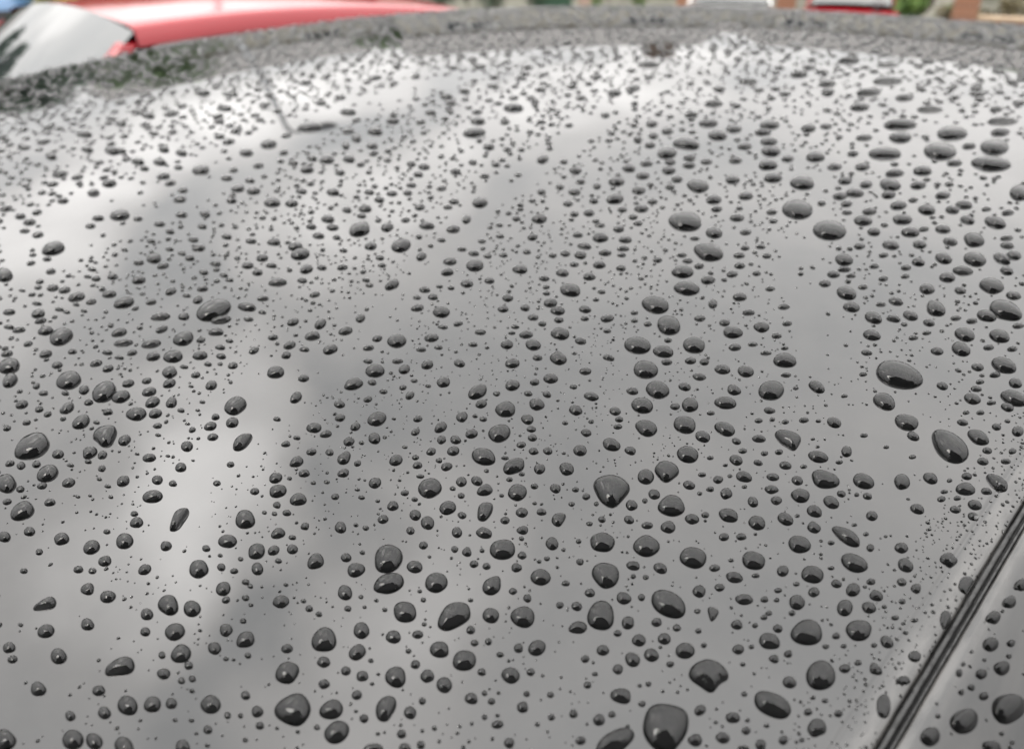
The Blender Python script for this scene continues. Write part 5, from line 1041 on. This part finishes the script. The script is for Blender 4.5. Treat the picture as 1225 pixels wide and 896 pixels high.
    '0322 6263 59 -66 -61 -56 58;18063 -881 83 -63 -70 -30 61;8942 24898 142 -82 -36 -135 97;18704 40075 162 -243 -123 -237 158;12299 38992 191 -105 -58 -2'
    '33 142;16010 34786 149 -210 -100 -192 137;8830 32957 162 -92 -39 -181 118;12865 29014 181 -46 -42 -173 115;31731 37553 175 -260 -211 -256 182;28483 33'
    '949 165 -235 -179 -219 164;33637 21580 154 -194 -189 -144 145;34018 22598 156 -199 -194 -151 148;30510 17760 141 -173 -160 -116 127;33978 24539 159 -2'
    '06 -198 -164 153;35683 26934 166 -220 -217 -184 164;14830 46145 240 -143 -62 -248 162;7736 37759 162 -228 -49 -155 125;7789 35375 193 -1 -6 -170 119;2'
    '9389 34715 187 -269 -155 -188 163;12077 4826 63 -70 -62 -47 58;18285 7086 81 -93 -92 -60 75;27312 1179 87 -97 -127 -40 86;26971 10018 145 -169 -91 -52'
    ' 96;7355 16424 98 -70 -36 -98 73;20107 11875 96 -113 -106 -84 89;12759 14936 111 -77 -58 -102 80;13527 8618 79 -90 -68 -60 68;35697 25733 145 -190 -25'
    '2 -207 163;34358 27362 145 -193 -245 -217 164;34202 9424 138 -160 -145 -67 115;37657 10023 148 -170 -165 -72 125;44872 11534 170 -193 -213 -85 148;316'
    '89 6214 126 -143 -125 -51 102;29400 10444 129 -151 -123 -68 105;31466 12387 138 -163 -138 -78 114;36341 9882 144 -166 -158 -70 121;21516 7742 94 -108 '
    '-97 -59 82;41353 14959 147 -172 -241 -121 149;6447 29189 144 -1 -6 -160 101;5707 29334 139 -40 -15 -157 100;5078 29617 138 0 -2 -158 100;19086 15376 8'
    '3 -150 -101 -78 92;19766 11668 102 -119 -92 -72 85;28249 46888 333 -46 -120 -306 190;24028 44097 185 -294 -138 -239 173;17268 41086 153 -231 -117 -243'
    ' 155;27428 44454 190 -305 -160 -251 181;15084 28829 143 -191 -76 -130 114;32951 32135 179 -250 -175 -182 162;34164 34457 164 -235 -227 -242 176;30104 '
    '32812 250 -151 -137 -200 157;20657 21012 189 -101 -73 -119 106;18390 20777 131 -164 -83 -98 101;32002 24254 146 -189 -186 -161 144;8839 12694 69 -79 -'
    '58 -80 66;10739 6673 60 -67 -59 -54 57;8883 20281 110 -55 -38 -129 83;9666 20751 112 -62 -44 -132 86;6368 21168 99 -71 -35 -123 81;3012 21597 94 -50 -'
    '15 -120 77;12591 17293 130 -15 -30 -126 83;15728 11911 83 -97 -84 -78 77;10683 8422 67 -76 -57 -57 60;16639 1434 64 -71 -72 -34 59;29459 2553 107 -119'
    ' -108 -36 88;34180 15273 140 -169 -160 -96 124;34097 14061 138 -165 -157 -90 122;18550 1308 71 -79 -73 -31 62;16985 44585 221 -122 -74 -251 157;21162 '
    '53063 187 -329 -134 -301 189;24863 33548 159 -224 -131 -177 144;25979 31060 215 -133 -115 -183 140;19985 19369 124 -154 -89 -95 99;16484 21854 123 -15'
    '5 -77 -101 98;27700 20545 140 -176 -128 -110 119;33169 20900 151 -190 -158 -119 133;26200 8725 126 -146 -88 -49 89;22252 6814 88 -100 -100 -56 79;1930'
    '8 7575 84 -96 -87 -57 74;17267 4039 74 -83 -72 -40 63;31639 17163 156 -190 -123 -84 118;41082 13416 172 -201 -159 -75 133;33298 8224 142 -163 -114 -50'
    ' 104;6843 31567 144 46 4 -175 106;29704 26333 136 -180 -177 -172 140;22349 28635 129 -173 -133 -172 129;22922 18200 112 -138 -119 -110 105;12186 49195'
    ' 239 -126 -35 -219 152;6139 13549 61 -70 -47 -80 62;10356 7140 56 -63 -58 -56 56;13877 13429 77 -91 -77 -84 74;30448 3274 104 -116 -116 -40 89;19174 1'
    '379 62 -69 -85 -36 62;16860 3393 62 -69 -78 -43 61;32309 13553 125 -149 -148 -87 113;16052 40812 151 -227 -93 -203 142;26302 23905 135 -175 -127 -127 '
    '121;24369 17076 120 -147 -108 -91 101;34726 32979 163 -230 -194 -197 162;34761 14767 150 -179 -134 -78 118;27172 10712 125 -147 -96 -57 93;34816 10269'
    ' 142 -164 -126 -60 109;46185 8297 168 -186 -176 -58 133;7441 30033 105 -137 -54 -146 100;9690 23613 130 -6 -18 -139 88;9249 16181 81 -96 -51 -80 70;16'
    '290 19375 130 -69 -66 -124 90;16976 15621 91 -110 -85 -89 83;9404 38963 159 -227 -48 -140 119;20073 21329 136 -171 -77 -87 98;31773 22285 160 -204 -12'
    '6 -103 125;6624 14637 64 -74 -46 -80 62;17715 -752 71 -49 -70 -30 54;23221 8141 92 -106 -94 -55 79;19686 8130 86 -98 -79 -52 72;28655 2638 92 -103 -10'
    '7 -37 82;17300 4757 76 -85 -64 -38 61;37704 15756 149 -178 -153 -86 124;32391 5957 120 -136 -110 -43 94;16243 3880 64 -71 -68 -40 58;15639 19764 104 -'
    '128 -73 -93 87;16366 37821 137 -199 -93 -188 132;16500 33625 130 -181 -90 -164 121;22399 32415 135 -188 -120 -170 130;25747 24437 127 -165 -127 -131 1'
    '18;27249 23217 127 -164 -133 -127 119;25704 14774 111 -133 -112 -83 97;27745 21962 126 -161 -134 -121 117;37571 29890 154 -209 -211 -185 159;8184 1316'
    '9 63 -73 -50 -74 61;11575 43799 196 -123 -39 -192 133;9887 37360 147 -208 -50 -137 114;9958 30696 132 -176 -47 -110 99;28496 30467 159 -219 -123 -138 '
    '133;25457 25987 146 -193 -104 -113 117;5427 21116 90 -65 -28 -107 73;8452 15715 74 -86 -48 -77 66;18327 16297 88 -106 -94 -95 85;14074 15967 107 -59 -'
    '54 -102 76;16485 10800 76 -89 -77 -66 70;16447 3854 62 -69 -69 -40 57;6253 10433 52 -59 -41 -60 51;36326 8456 125 -143 -133 -55 105;14720 4951 59 -66 '
    '-64 -43 55;15221 5318 60 -67 -66 -45 57;12071 21603 95 -118 -60 -96 82;20481 14341 95 -113 -88 -76 83;22579 50929 209 -219 -106 -258 169;12590 40264 1'
    '47 -216 -63 -158 124;10342 41307 185 -50 -24 -183 122;12161 27062 105 -136 -65 -122 95;21911 27914 135 -181 -92 -119 112;27666 25510 140 -184 -115 -11'
    '6 118;25262 13431 101 -120 -109 -77 91;29859 19390 134 -167 -117 -91 110;23768 7418 85 -97 -96 -53 77;21877 7137 81 -93 -87 -50 72;23993 1710 76 -85 -'
    '86 -32 68;33506 17675 152 -186 -108 -72 110;16526 2251 61 -68 -60 -31 53;14500 15225 75 -89 -74 -85 73;10996 14716 69 -82 -58 -77 66;22486 9620 93 -10'
    '8 -80 -52 75;28108 6622 98 -112 -97 -45 81;24862 5092 89 -101 -82 -38 72;13581 15130 92 -109 -51 -61 68;16201 38902 139 -204 -78 -163 124;14346 33270 '
    '127 -175 -67 -132 108;11424 27700 113 -147 -52 -103 90;16422 32933 129 -178 -75 -134 111;25524 27608 132 -176 -110 -125 116;21701 30837 132 -180 -96 -'
    '134 116;20318 26823 123 -162 -86 -114 104;26696 25844 131 -172 -113 -118 114;20978 24136 119 -154 -86 -103 99;18939 20323 110 -137 -75 -85 88;22026 18'
    '931 112 -139 -85 -83 91;24220 15740 110 -133 -90 -73 89;26530 17922 117 -145 -102 -83 98;9658 7951 49 -55 -52 -54 50;9222 7498 48 -53 -50 -51 49;9126 '
    '10345 56 -63 -48 -58 53;14455 4604 54 -60 -62 -41 52;15862 3929 55 -61 -67 -40 54;13975 3108 51 -56 -58 -35 49;12607 5024 52 -58 -55 -41 50;9964 25050'
    ' 92 -116 -55 -109 84;6383 25032 87 -109 -41 -102 78;11963 20101 86 -105 -59 -91 76;25071 28871 115 -156 -134 -159 121;19793 3740 67 -75 -73 -37 60;177'
    '95 3772 64 -71 -65 -35 56;15139 1565 54 -60 -54 -28 48;15199 7045 58 -65 -66 -50 56;18841 900 63 -69 -59 -24 53;16046 13579 86 -102 -59 -59 68;15797 2'
    '8826 112 -150 -70 -117 98;13628 27916 108 -142 -61 -110 92;20517 27349 116 -154 -89 -118 103;24893 19761 110 -138 -99 -91 96;26049 15735 105 -128 -99 '
    '-75 90;31955 27284 131 -175 -143 -135 126;32042 22787 126 -161 -136 -112 117;23103 5112 80 -91 -76 -37 66;24002 2106 77 -85 -74 -28 64;24894 3465 80 -'
    '90 -80 -33 67;5118 12171 45 -51 -38 -66 49;15418 12745 72 -85 -66 -65 65;11703 15881 72 -86 -55 -73 65;12785 14468 71 -84 -58 -69 64;15927 10482 69 -8'
    '0 -65 -57 62;15675 9535 68 -78 -63 -53 60;16846 1918 53 -59 -61 -30 50;17385 1355 53 -59 -62 -28 50;5882 25363 87 -109 -33 -88 73;16843 19366 91 -112 '
    '-68 -81 78;37641 33595 137 -194 -190 -183 148;22523 23536 104 -134 -95 -106 96;25292 20142 103 -129 -103 -94 95;25559 15362 97 -117 -98 -74 86;37766 2'
    '3492 126 -161 -171 -125 127;22160 5875 74 -84 -75 -40 64;20527 8369 75 -86 -72 -47 65;28329 3007 79 -88 -93 -33 71;18943 3315 65 -72 -60 -30 54;7392 1'
    '5547 55 -65 -44 -76 57;17548 8832 57 -66 -80 -60 61;14930 9338 55 -63 -69 -59 57;14986 7331 53 -60 -66 -51 54;10450 11285 53 -61 -52 -62 53;8199 8216 '
    '43 -49 -42 -49 44;19796 -1253 71 -48 -62 -24 49;16659 -579 57 -44 -55 -24 45;13918 13881 66 -78 -62 -69 63;13823 9614 60 -68 -57 -52 55;4605 13758 51 '
    '-58 -31 -60 49;5688 13927 53 -60 -35 -62 51;4870 11512 48 -54 -30 -51 45;8278 10883 51 -58 -41 -54 49;15241 3666 49 -55 -58 -35 48;13877 1506 45 -49 -'
    '50 -27 43;21850 -695 63 -46 -85 -29 54;16961 3910 52 -59 -63 -36 51;11919 6204 53 -59 -44 -36 46;13633 2289 49 -54 -45 -26 43;6734 28369 105 -30 -14 -'
    '120 78;7503 27041 85 -109 -40 -98 76;6323 23185 78 -96 -34 -81 67;11284 45134 172 -48 -22 -174 116;12122 39622 127 -185 -51 -130 106;31120 27387 112 -'
    '149 -144 -139 118;28572 26463 125 -166 -102 -102 107;27752 9641 95 -110 -84 -46 76;9958 6398 43 -48 -43 -40 42;7724 16688 57 -67 -41 -72 56;9423 17502'
    ' 60 -72 -48 -78 60;8144 13886 54 -62 -41 -61 51;10333 14004 56 -66 -48 -65 55;13879 10712 56 -64 -58 -56 55;9514 11864 53 -60 -44 -55 50;4207 13014 50'
    ' -56 -26 -50 45;14652 3562 49 -54 -50 -30 44;15014 1823 47 -51 -49 -26 43;14657 41028 122 -182 -62 -143 110;10012 36775 111 -157 -44 -118 94;22279 240'
    '60 105 -136 -78 -89 89;21604 18716 96 -119 -71 -70 78;35542 33232 134 -189 -143 -143 131;34260 30598 129 -178 -133 -129 123;26433 6553 81 -93 -77 -37 '
    '67;11367 17370 68 -81 -48 -69 61;18720 13212 71 -84 -70 -62 65;19374 12556 71 -83 -72 -60 65;15860 12607 66 -78 -59 -57 59;23588 7821 66 -75 -85 -48 6'
    '5;20775 3138 56 -63 -67 -31 53;24605 2174 60 -67 -79 -30 58;17311 5567 55 -62 -58 -36 50;18431 -511 52 -43 -56 -23 44;17832 -1818 62 -41 -51 -19 40;17'
    '919 -2079 62 -42 -47 -19 40;3927 13351 46 -52 -25 -51 43;4160 12108 44 -50 -25 -47 41;2238 19567 52 -62 -24 -71 52;9946 10657 48 -55 -42 -50 46;13442 '
    '2693 42 -46 -45 -27 40;16445 9904 52 -60 -68 -56 55;12769 11290 50 -58 -55 -58 51;9330 12732 48 -56 -44 -59 49;10591 37124 104 -147 -47 -123 93;10585 '
    '36145 102 -143 -46 -119 91;30713 26995 111 -147 -116 -111 106;25857 17689 93 -114 -86 -71 81;6280 23793 65 -81 -35 -86 63;11048 17693 62 -74 -47 -70 5'
    '8;16908 15977 66 -79 -67 -71 64;13315 18040 65 -78 -55 -74 62;11332 10260 52 -60 -42 -45 47;18314 920 50 -55 -52 -22 44;18689 1662 51 -56 -54 -24 46;1'
    '8936 7719 54 -62 -68 -45 54;22103 4050 53 -60 -74 -35 54;10755 24866 78 -99 -42 -80 68;8714 24371 75 -94 -36 -76 64;16972 18681 76 -93 -58 -67 66;2474'
    '9 27564 96 -128 -94 -109 94;8356 7338 39 -43 -34 -37 37;25721 8075 69 -79 -79 -43 63;24558 6590 65 -75 -73 -37 59;20107 6822 60 -68 -59 -36 52;20890 3'
    '551 57 -64 -57 -27 49;24799 4294 63 -71 -70 -31 57;6178 22586 57 -70 -35 -82 58;7378 17312 52 -61 -35 -64 50;9233 17804 54 -65 -42 -69 54;10640 18513 '
    '56 -68 -47 -73 57;7056 14946 49 -57 -33 -56 46;8120 14775 49 -58 -36 -56 47;15208 13618 55 -65 -59 -61 55;14744 12436 53 -62 -56 -56 52;10864 15051 52'
    ' -62 -45 -61 51;13596 9719 49 -56 -49 -46 47;10573 11592 48 -55 -41 -49 45;14173 16666 64 -77 -48 -59 56;11829 16280 61 -72 -41 -55 53;9418 41111 109 '
    '-160 -35 -107 89;28593 17275 96 -118 -75 -57 77;7891 10325 42 -47 -31 -41 39;9462 7286 40 -44 -33 -34 37;7174 9157 40 -44 -29 -37 36;5866 10697 40 -45'
    ' -26 -40 37;12423 5162 40 -45 -40 -30 38;12892 3229 38 -42 -39 -25 36;11389 4738 39 -43 -36 -28 36;20559 7811 56 -64 -62 -39 52;20220 7424 55 -63 -61 '
    '-38 51;20094 4987 52 -59 -57 -31 48;14394 9469 44 -50 -52 -46 45;9548 12294 43 -49 -39 -50 43;5429 23526 58 -71 -27 -71 54;15190 11394 52 -61 -48 -45 '
    '48;11953 15341 54 -64 -41 -53 49;22169 1853 56 -63 -48 -19 45;9902 7688 36 -41 -35 -35 36;18520 1071 42 -46 -46 -19 38;10964 26190 73 -93 -35 -69 61;9'
    '741 24087 69 -87 -32 -62 57;22149 15739 71 -86 -59 -51 60;14037 17631 52 -63 -50 -63 52;9186 12369 42 -49 -32 -42 39;19047 -847 45 -34 -48 -18 36;2078'
    '6 -684 48 -36 -49 -19 38;18930 -531 45 -34 -44 -18 36;5648 15299 41 -47 -25 -47 39;5813 13741 39 -45 -24 -43 37;4123 12601 37 -42 -20 -38 34;5567 1117'
    '2 36 -41 -22 -36 33;8166 10419 38 -43 -28 -36 35;8493 7701 35 -39 -27 -30 32;7158 10037 37 -41 -25 -34 33;13654 5415 37 -42 -38 -28 35;10389 24523 63 '
    '-80 -34 -66 56;7732 23979 60 -75 -27 -61 52;8418 22967 60 -74 -29 -59 51;33382 30323 88 -121 -112 -110 96;23581 6289 51 -58 -58 -30 47;23325 5988 50 -'
    '57 -57 -29 47;11573 12322 39 -45 -39 -45 40;10707 8125 33 -38 -33 -33 33;10990 7176 33 -37 -33 -30 32;12691 4644 32 -35 -35 -25 31;14891 18175 53 -65 '
    '-43 -54 49;17517 12217 49 -58 -46 -40 45;5728 23223 45 -55 -24 -59 44;13015 15529 43 -51 -37 -46 41;7307 9062 28 -31 -22 -28 27;11275 6788 29 -32 -29 '
    '-25 28;16393 9288 34 -39 -42 -33 35;8900 22013 46 -56 -24 -46 40;6532 21641 38 -46 -20 -44 35'
)
PUDDLES = ['20936 319 326 -67 -114 -176', '17790 467 138 -105 -135 -80', '16951 405 143 -130 -101 -52', '15982 472 119 -130 -294 -131', '19422 303 105 -115 -296 -113']
BARE = [
    [(0.1136, 0.5092), (0.1444, 0.5149), (0.2224, 0.5185), (0.3162, 0.5344), (0.3994, 0.5535), (0.5137, 0.534), (0.5216, 0.4994), (0.3637, 0.4934), (0.2421, 0.4429), (0.1537, 0.4257), (0.1095, 0.4156), (0.0864, 0.4198)],
    [(0.2549, 0.2811), (0.3027, 0.307), (0.4563, 0.3494), (0.5909, 0.372), (0.6497, 0.3734), (0.4943, 0.3337), (0.3822, 0.3008), (0.3057, 0.2831), (0.2497, 0.2501), (0.1903, 0.2285), (0.1567, 0.2133), (0.1397, 0.2174), (0.1606, 0.2359)],
    [(0.3601, 0.148), (0.3756, 0.1296), (0.3135, 0.0892), (0.2796, 0.0664), (0.2656, 0.0825), (0.3039, 0.1105)],
    [(0.2511, 0.0622), (0.2713, 0.0532), (0.2486, 0.0216), (0.2162, 0.0215), (0.2295, 0.0431)],
    [(0.0577, 0.2049), (0.0912, 0.2249), (0.1349, 0.2591), (0.165, 0.2303), (0.1157, 0.2087), (0.0828, 0.197), (0.0575, 0.1753)],
    [(0.0302, 0.2383), (0.0523, 0.2115), (0.0399, 0.1699), (0.0053, 0.1596)],
]

rng = np.random.default_rng(11)
def outline_harm(th, rng, amp):
    o = np.ones_like(th)
    for k, a in ((2, .5), (3, 1.0), (4, .6), (5, .35)):
        o = o + amp * a * rng.normal() * np.cos(k * th + rng.uniform(0, 6.28))
    return o
def spline_loop(P, n):
    P = np.asarray(P, float); m = len(P)
    d = np.linalg.norm(np.roll(P, -1, 0) - P, axis=1); T = np.concatenate([[0], np.cumsum(d)])
    out = []
    for s in np.linspace(0, T[-1], n, endpoint=False):
        i = np.searchsorted(T, s, side='right') - 1; u = (s - T[i]) / d[i]
        p0, p1, p2, p3 = P[(i - 1) % m], P[i], P[(i + 1) % m], P[(i + 2) % m]
        out.append(.5 * (2 * p1 + (p2 - p0) * u + (2 * p0 - 5 * p1 + 4 * p2 - p3) * u * u + (3 * p1 - p0 - 3 * p2 + p3) * u ** 3))
    return np.array(out)
def dome(c, ring, hd, rings, zf, p=2.4, q=.5):
    """one drop: a dome over the outline `ring` (n,2 offsets from c), steep at the rim, open to the paint below"""
    n = len(ring); V = [[0.0, 0.0, hd]]
    t = np.linspace(0, 1, rings + 1)[1:]
    rr = np.sin(t * math.pi / 2) ** .9
    Vs = [np.array([[0.0, 0.0, hd]])]
    for r in rr:
        xy = ring * r
        z = hd * (max(0.0, 1 - r ** p)) ** q
        Vs.append(np.column_stack([xy, np.full(n, z if r < .9999 else -.00003)]))
    V = np.concatenate(Vs)
    V[:, 2] += zf(c[0] + V[:, 0], c[1] + V[:, 1]) - zf(np.array(c[0]), np.array(c[1]))
    k = np.arange(n); k2 = (k + 1) % n
    F3 = np.column_stack([np.zeros(n, int), 1 + k, 1 + k2])
    F4 = np.concatenate([np.column_stack([1 + (i) * n + k, 1 + (i + 1) * n + k, 1 + (i + 1) * n + k2, 1 + i * n + k2]) for i in range(rings - 1)])
    # contact patch: wetted paint a hair above the panel
    b0 = len(V); br = (.25, .5, .75, .996) if rings > 6 else (.996,)
    Vb = np.concatenate([[[0.0, 0.0, .00002]]] + [np.column_stack([ring * q, np.full(n, .00002)]) for q in br])
    Vb[:, 2] += zf(c[0] + Vb[:, 0], c[1] + Vb[:, 1]) - zf(np.array(c[0]), np.array(c[1]))
    V = np.concatenate([V, Vb])
    Fb = np.column_stack([np.full(n, b0), b0 + 1 + k, b0 + 1 + k2])
    for i in range(len(br) - 1):
        p, q = b0 + 1 + i * n, b0 + 1 + (i + 1) * n
        Fb = np.concatenate([Fb, np.column_stack([p + k, q + k, q + k2]), np.column_stack([p + k, q + k2, p + k2])])
    return V, F3, F4, Fb
taken = []
for kind, nums, label in DROPS:
    v = np.array([float(s) for s in nums.split()]) * 1e-5
    zf = z_side if kind == 's' else z_roof
    if len(v) == 7:
        c = v[:2]; th = np.linspace(0, 2 * math.pi, 32, endpoint=False)
        o = outline_harm(th, rng, .028)
        ring = (np.cos(th)[:, None] * v[2:4] + np.sin(th)[:, None] * v[4:6]) * o[:, None]
        hd = v[6]
    else:
        c = v[:2]; hd = v[2]; ring = spline_loop(v[3:].reshape(-1, 2), 44)
        for _ in range(4): ring = .25 * np.roll(ring, 1, 0) + .5 * ring + .25 * np.roll(ring, -1, 0)
    if np.sum(ring[:, 0] * np.roll(ring[:, 1], -1) - ring[:, 1] * np.roll(ring[:, 0], -1)) < 0: ring = ring[::-1]
    o = link('water_drop', drop_mesh('water_drop', *dome(c, ring, hd, 10, zf)), None, None, (c[0], c[1], float(zf(np.array(c[0]), np.array(c[1])))))
    tag(o, label, 'water drop', 'rain drops on the roof' if kind == 'r' else 'rain drops on the side panel')
    taken.append((c[0], c[1], float(np.linalg.norm(ring, axis=1).max())))

VS, FS3, FS4, FSB, off = [], [], [], [], 0
def add_small(c, ring, hd, rings, zf):
    global off
    V, F3, F4, Fb = dome(c, ring, hd, rings, zf)
    V = V + np.array([c[0], c[1], float(zf(np.array(c[0]), np.array(c[1])))])
    VS.append(V); FS3.append(F3 + off); FS4.append(F4 + off); FSB.append(Fb + off); off += len(V)
for s in SMALL_DROPS.split(';'):
    v = np.array([float(q) for q in s.split()]) * 1e-5
    th = np.linspace(0, 2 * math.pi, 18, endpoint=False)
    ring = (np.cos(th)[:, None] * v[2:4] + np.sin(th)[:, None] * v[4:6]) * outline_harm(th, rng, .03)[:, None]
    if v[2] * v[5] - v[3] * v[4] < 0: ring = ring[::-1]
    add_small(v[:2], ring, v[6], 6, z_side if v[1] < -.001 else z_roof)
    taken.append((v[0], v[1], max(np.hypot(v[2], v[3]), np.hypot(v[4], v[5]))))
me = drop_mesh('small_water_drops', *[np.concatenate(q) for q in (VS, FS3, FS4, FSB)])
tag(link('small_water_drops', me, None), 'hundreds of smaller rain drops scattered between the larger ones', 'water drops', kind='stuff')

# fine spray: random beads between the drops, leaving the bare streaks clear
def inside(pt, poly):
    x, y = pt; r = False; j = len(poly) - 1
    for i in range(len(poly)):
        xi, yi = poly[i]; xj, yj = poly[j]
        if (yi > y) != (yj > y) and x < (xj - xi) * (y - yi) / (yj - yi) + xi: r = not r
        j = i
    return r
cell = .01; grid = {}
def put(x, y, r):
    m = int(math.ceil((r + .006) / cell))
    for i in range(int(x // cell) - m, int(x // cell) + m + 1):
        for j in range(int(y // cell) - m, int(y // cell) + m + 1): grid.setdefault((i, j), []).append((x, y, r))
for q in taken: put(*q)
VS, FS3, FS4, FSB, off = [], [], [], [], 0
FPX = 946.75
EXPO = 1.15
def count_over(d): return .085 * (.4 / d) ** 1.15      # beads per square mm wider than d mm
th = np.linspace(0, 2 * math.pi, 10, endpoint=False)
cth, sth = np.cos(th), np.sin(th)
tile = .02; made = 0
for x in np.arange(-.02, 1.45, tile):
    for y in np.arange(-.06, 1.12, tile):
        cx, cy = x + tile / 2, y + tile / 2
        P3 = Vector((cx, cy, float(zr(cx, cy)))) - EYE
        dep = P3.dot(FWD)
        if dep < .05: continue
        sx, sy = 612.5 + FPX * P3.dot(RGT) / dep, 448 - FPX * P3.dot(UPV) / dep
        if not (-420 < sx < 1700 and -60 < sy < 1300): continue
        beside = not (-12 < sx < 1237 and sy < 908)                # just beside the photographed part of the roof
        dist = P3.length
        far = min(1.0, max(0.0, (dist - .5) / .2))                # beyond the drops placed one by one
        dmin = max(.38, (1.1 + min(2.5, max(0, dist - .28) * 10)) * dist / FPX * 1000)
        mid = min(1.0, max(0.0, (dist - .3) / .12))
        dmax = ((4.6 + 3.5 * mid) * dist / FPX * 1000) * (1 - far) + 13.0 * far
        if beside: dmax = max(dmax, 9.0)
        if dmax <= dmin: continue
        lam = tile * tile * 1e6 * (count_over(dmin) - count_over(dmax)) * (1 + 1.7 * mid * (1 - far) + 1.5 * far)
        ex = 1.15 - .5 * far
        if -.005 < cy < .012: lam *= 5
        for _ in range(rng.poisson(lam)):
            px, py = x + rng.random() * tile, y + rng.random() * tile
            if -.004 < py < .0022: continue
            u = rng.random(); a, b = dmin ** -ex, dmax ** -ex
            dm = (a - u * (a - b)) ** (-1 / ex) * 1e-3; r = dm / 2
            if any((px - q[0]) ** 2 + (py - q[1]) ** 2 < (r * (1.12 + .3 * mid) + q[2] * (1.12 + .25 * mid) + .0002) ** 2 for q in grid.get((int(px // cell), int(py // cell)), ())): continue
            if any(inside((px, py), L) for L in BARE) and rng.random() < .93: continue
            put(px, py, r)
            asp = rng.uniform(.9, 1.18); ang = rng.normal(0, .6) + PHI
            ring = np.column_stack([r * asp * cth * math.cos(ang) - r / asp * sth * math.sin(ang), r * asp * cth * math.sin(ang) + r / asp * sth * math.cos(ang)]) * (1 + .05 * rng.uniform(-1, 1) * np.cos(2 * th + 1) + .05 * rng.uniform(-1, 1) * np.cos(3 * th))[:, None]
            add_small((px, py), ring, (.36 - .1 * far) * dm / (1 + dm / .03), 4 if dist < .6 else 3, z_side if py < -.001 else z_roof)
            made += 1
me = drop_mesh('fine_water_beads', *[np.concatenate(q) for q in (VS, FS3, FS4, FSB)])
tag(link('fine_water_beads', me, None), 'fine spray of tiny rain beads over the whole roof', 'water beads', kind='stuff')
print('beads', made)

# flat films of water lying in the seam's shelf beside the rubber strip
for nums, lab in zip(PUDDLES, ('uppermost round film of water in the roof seam', 'small round film of water, middle of the roof seam', 'thin flat film of water below the small round one in the seam', 'longest film of water in the roof seam, lowest of them', 'stretched film of water in the seam below the uppermost one')):
    v = np.array([float(s) for s in nums.split()]) * 1e-5; c = v[:2]
    t_ = np.linspace(0, 2 * math.pi, 28, endpoint=False)
    ring = (np.cos(t_)[:, None] * v[2:4] + np.sin(t_)[:, None] * v[4:6]) * outline_harm(t_, rng, .03)[:, None]
    if v[2] * v[5] - v[3] * v[4] < 0: ring = ring[::-1]
    ring[:, 1] = np.maximum(ring[:, 1], .0021 - c[1])
    tag(link('water_film', drop_mesh('water_film', *dome(c, ring, .0007, 8, z_roof, 4.0, .6)), None, None, (c[0], c[1], float(z_roof(np.array(c[0]), np.array(c[1]))))), lab, 'water film', 'water films in the seam')
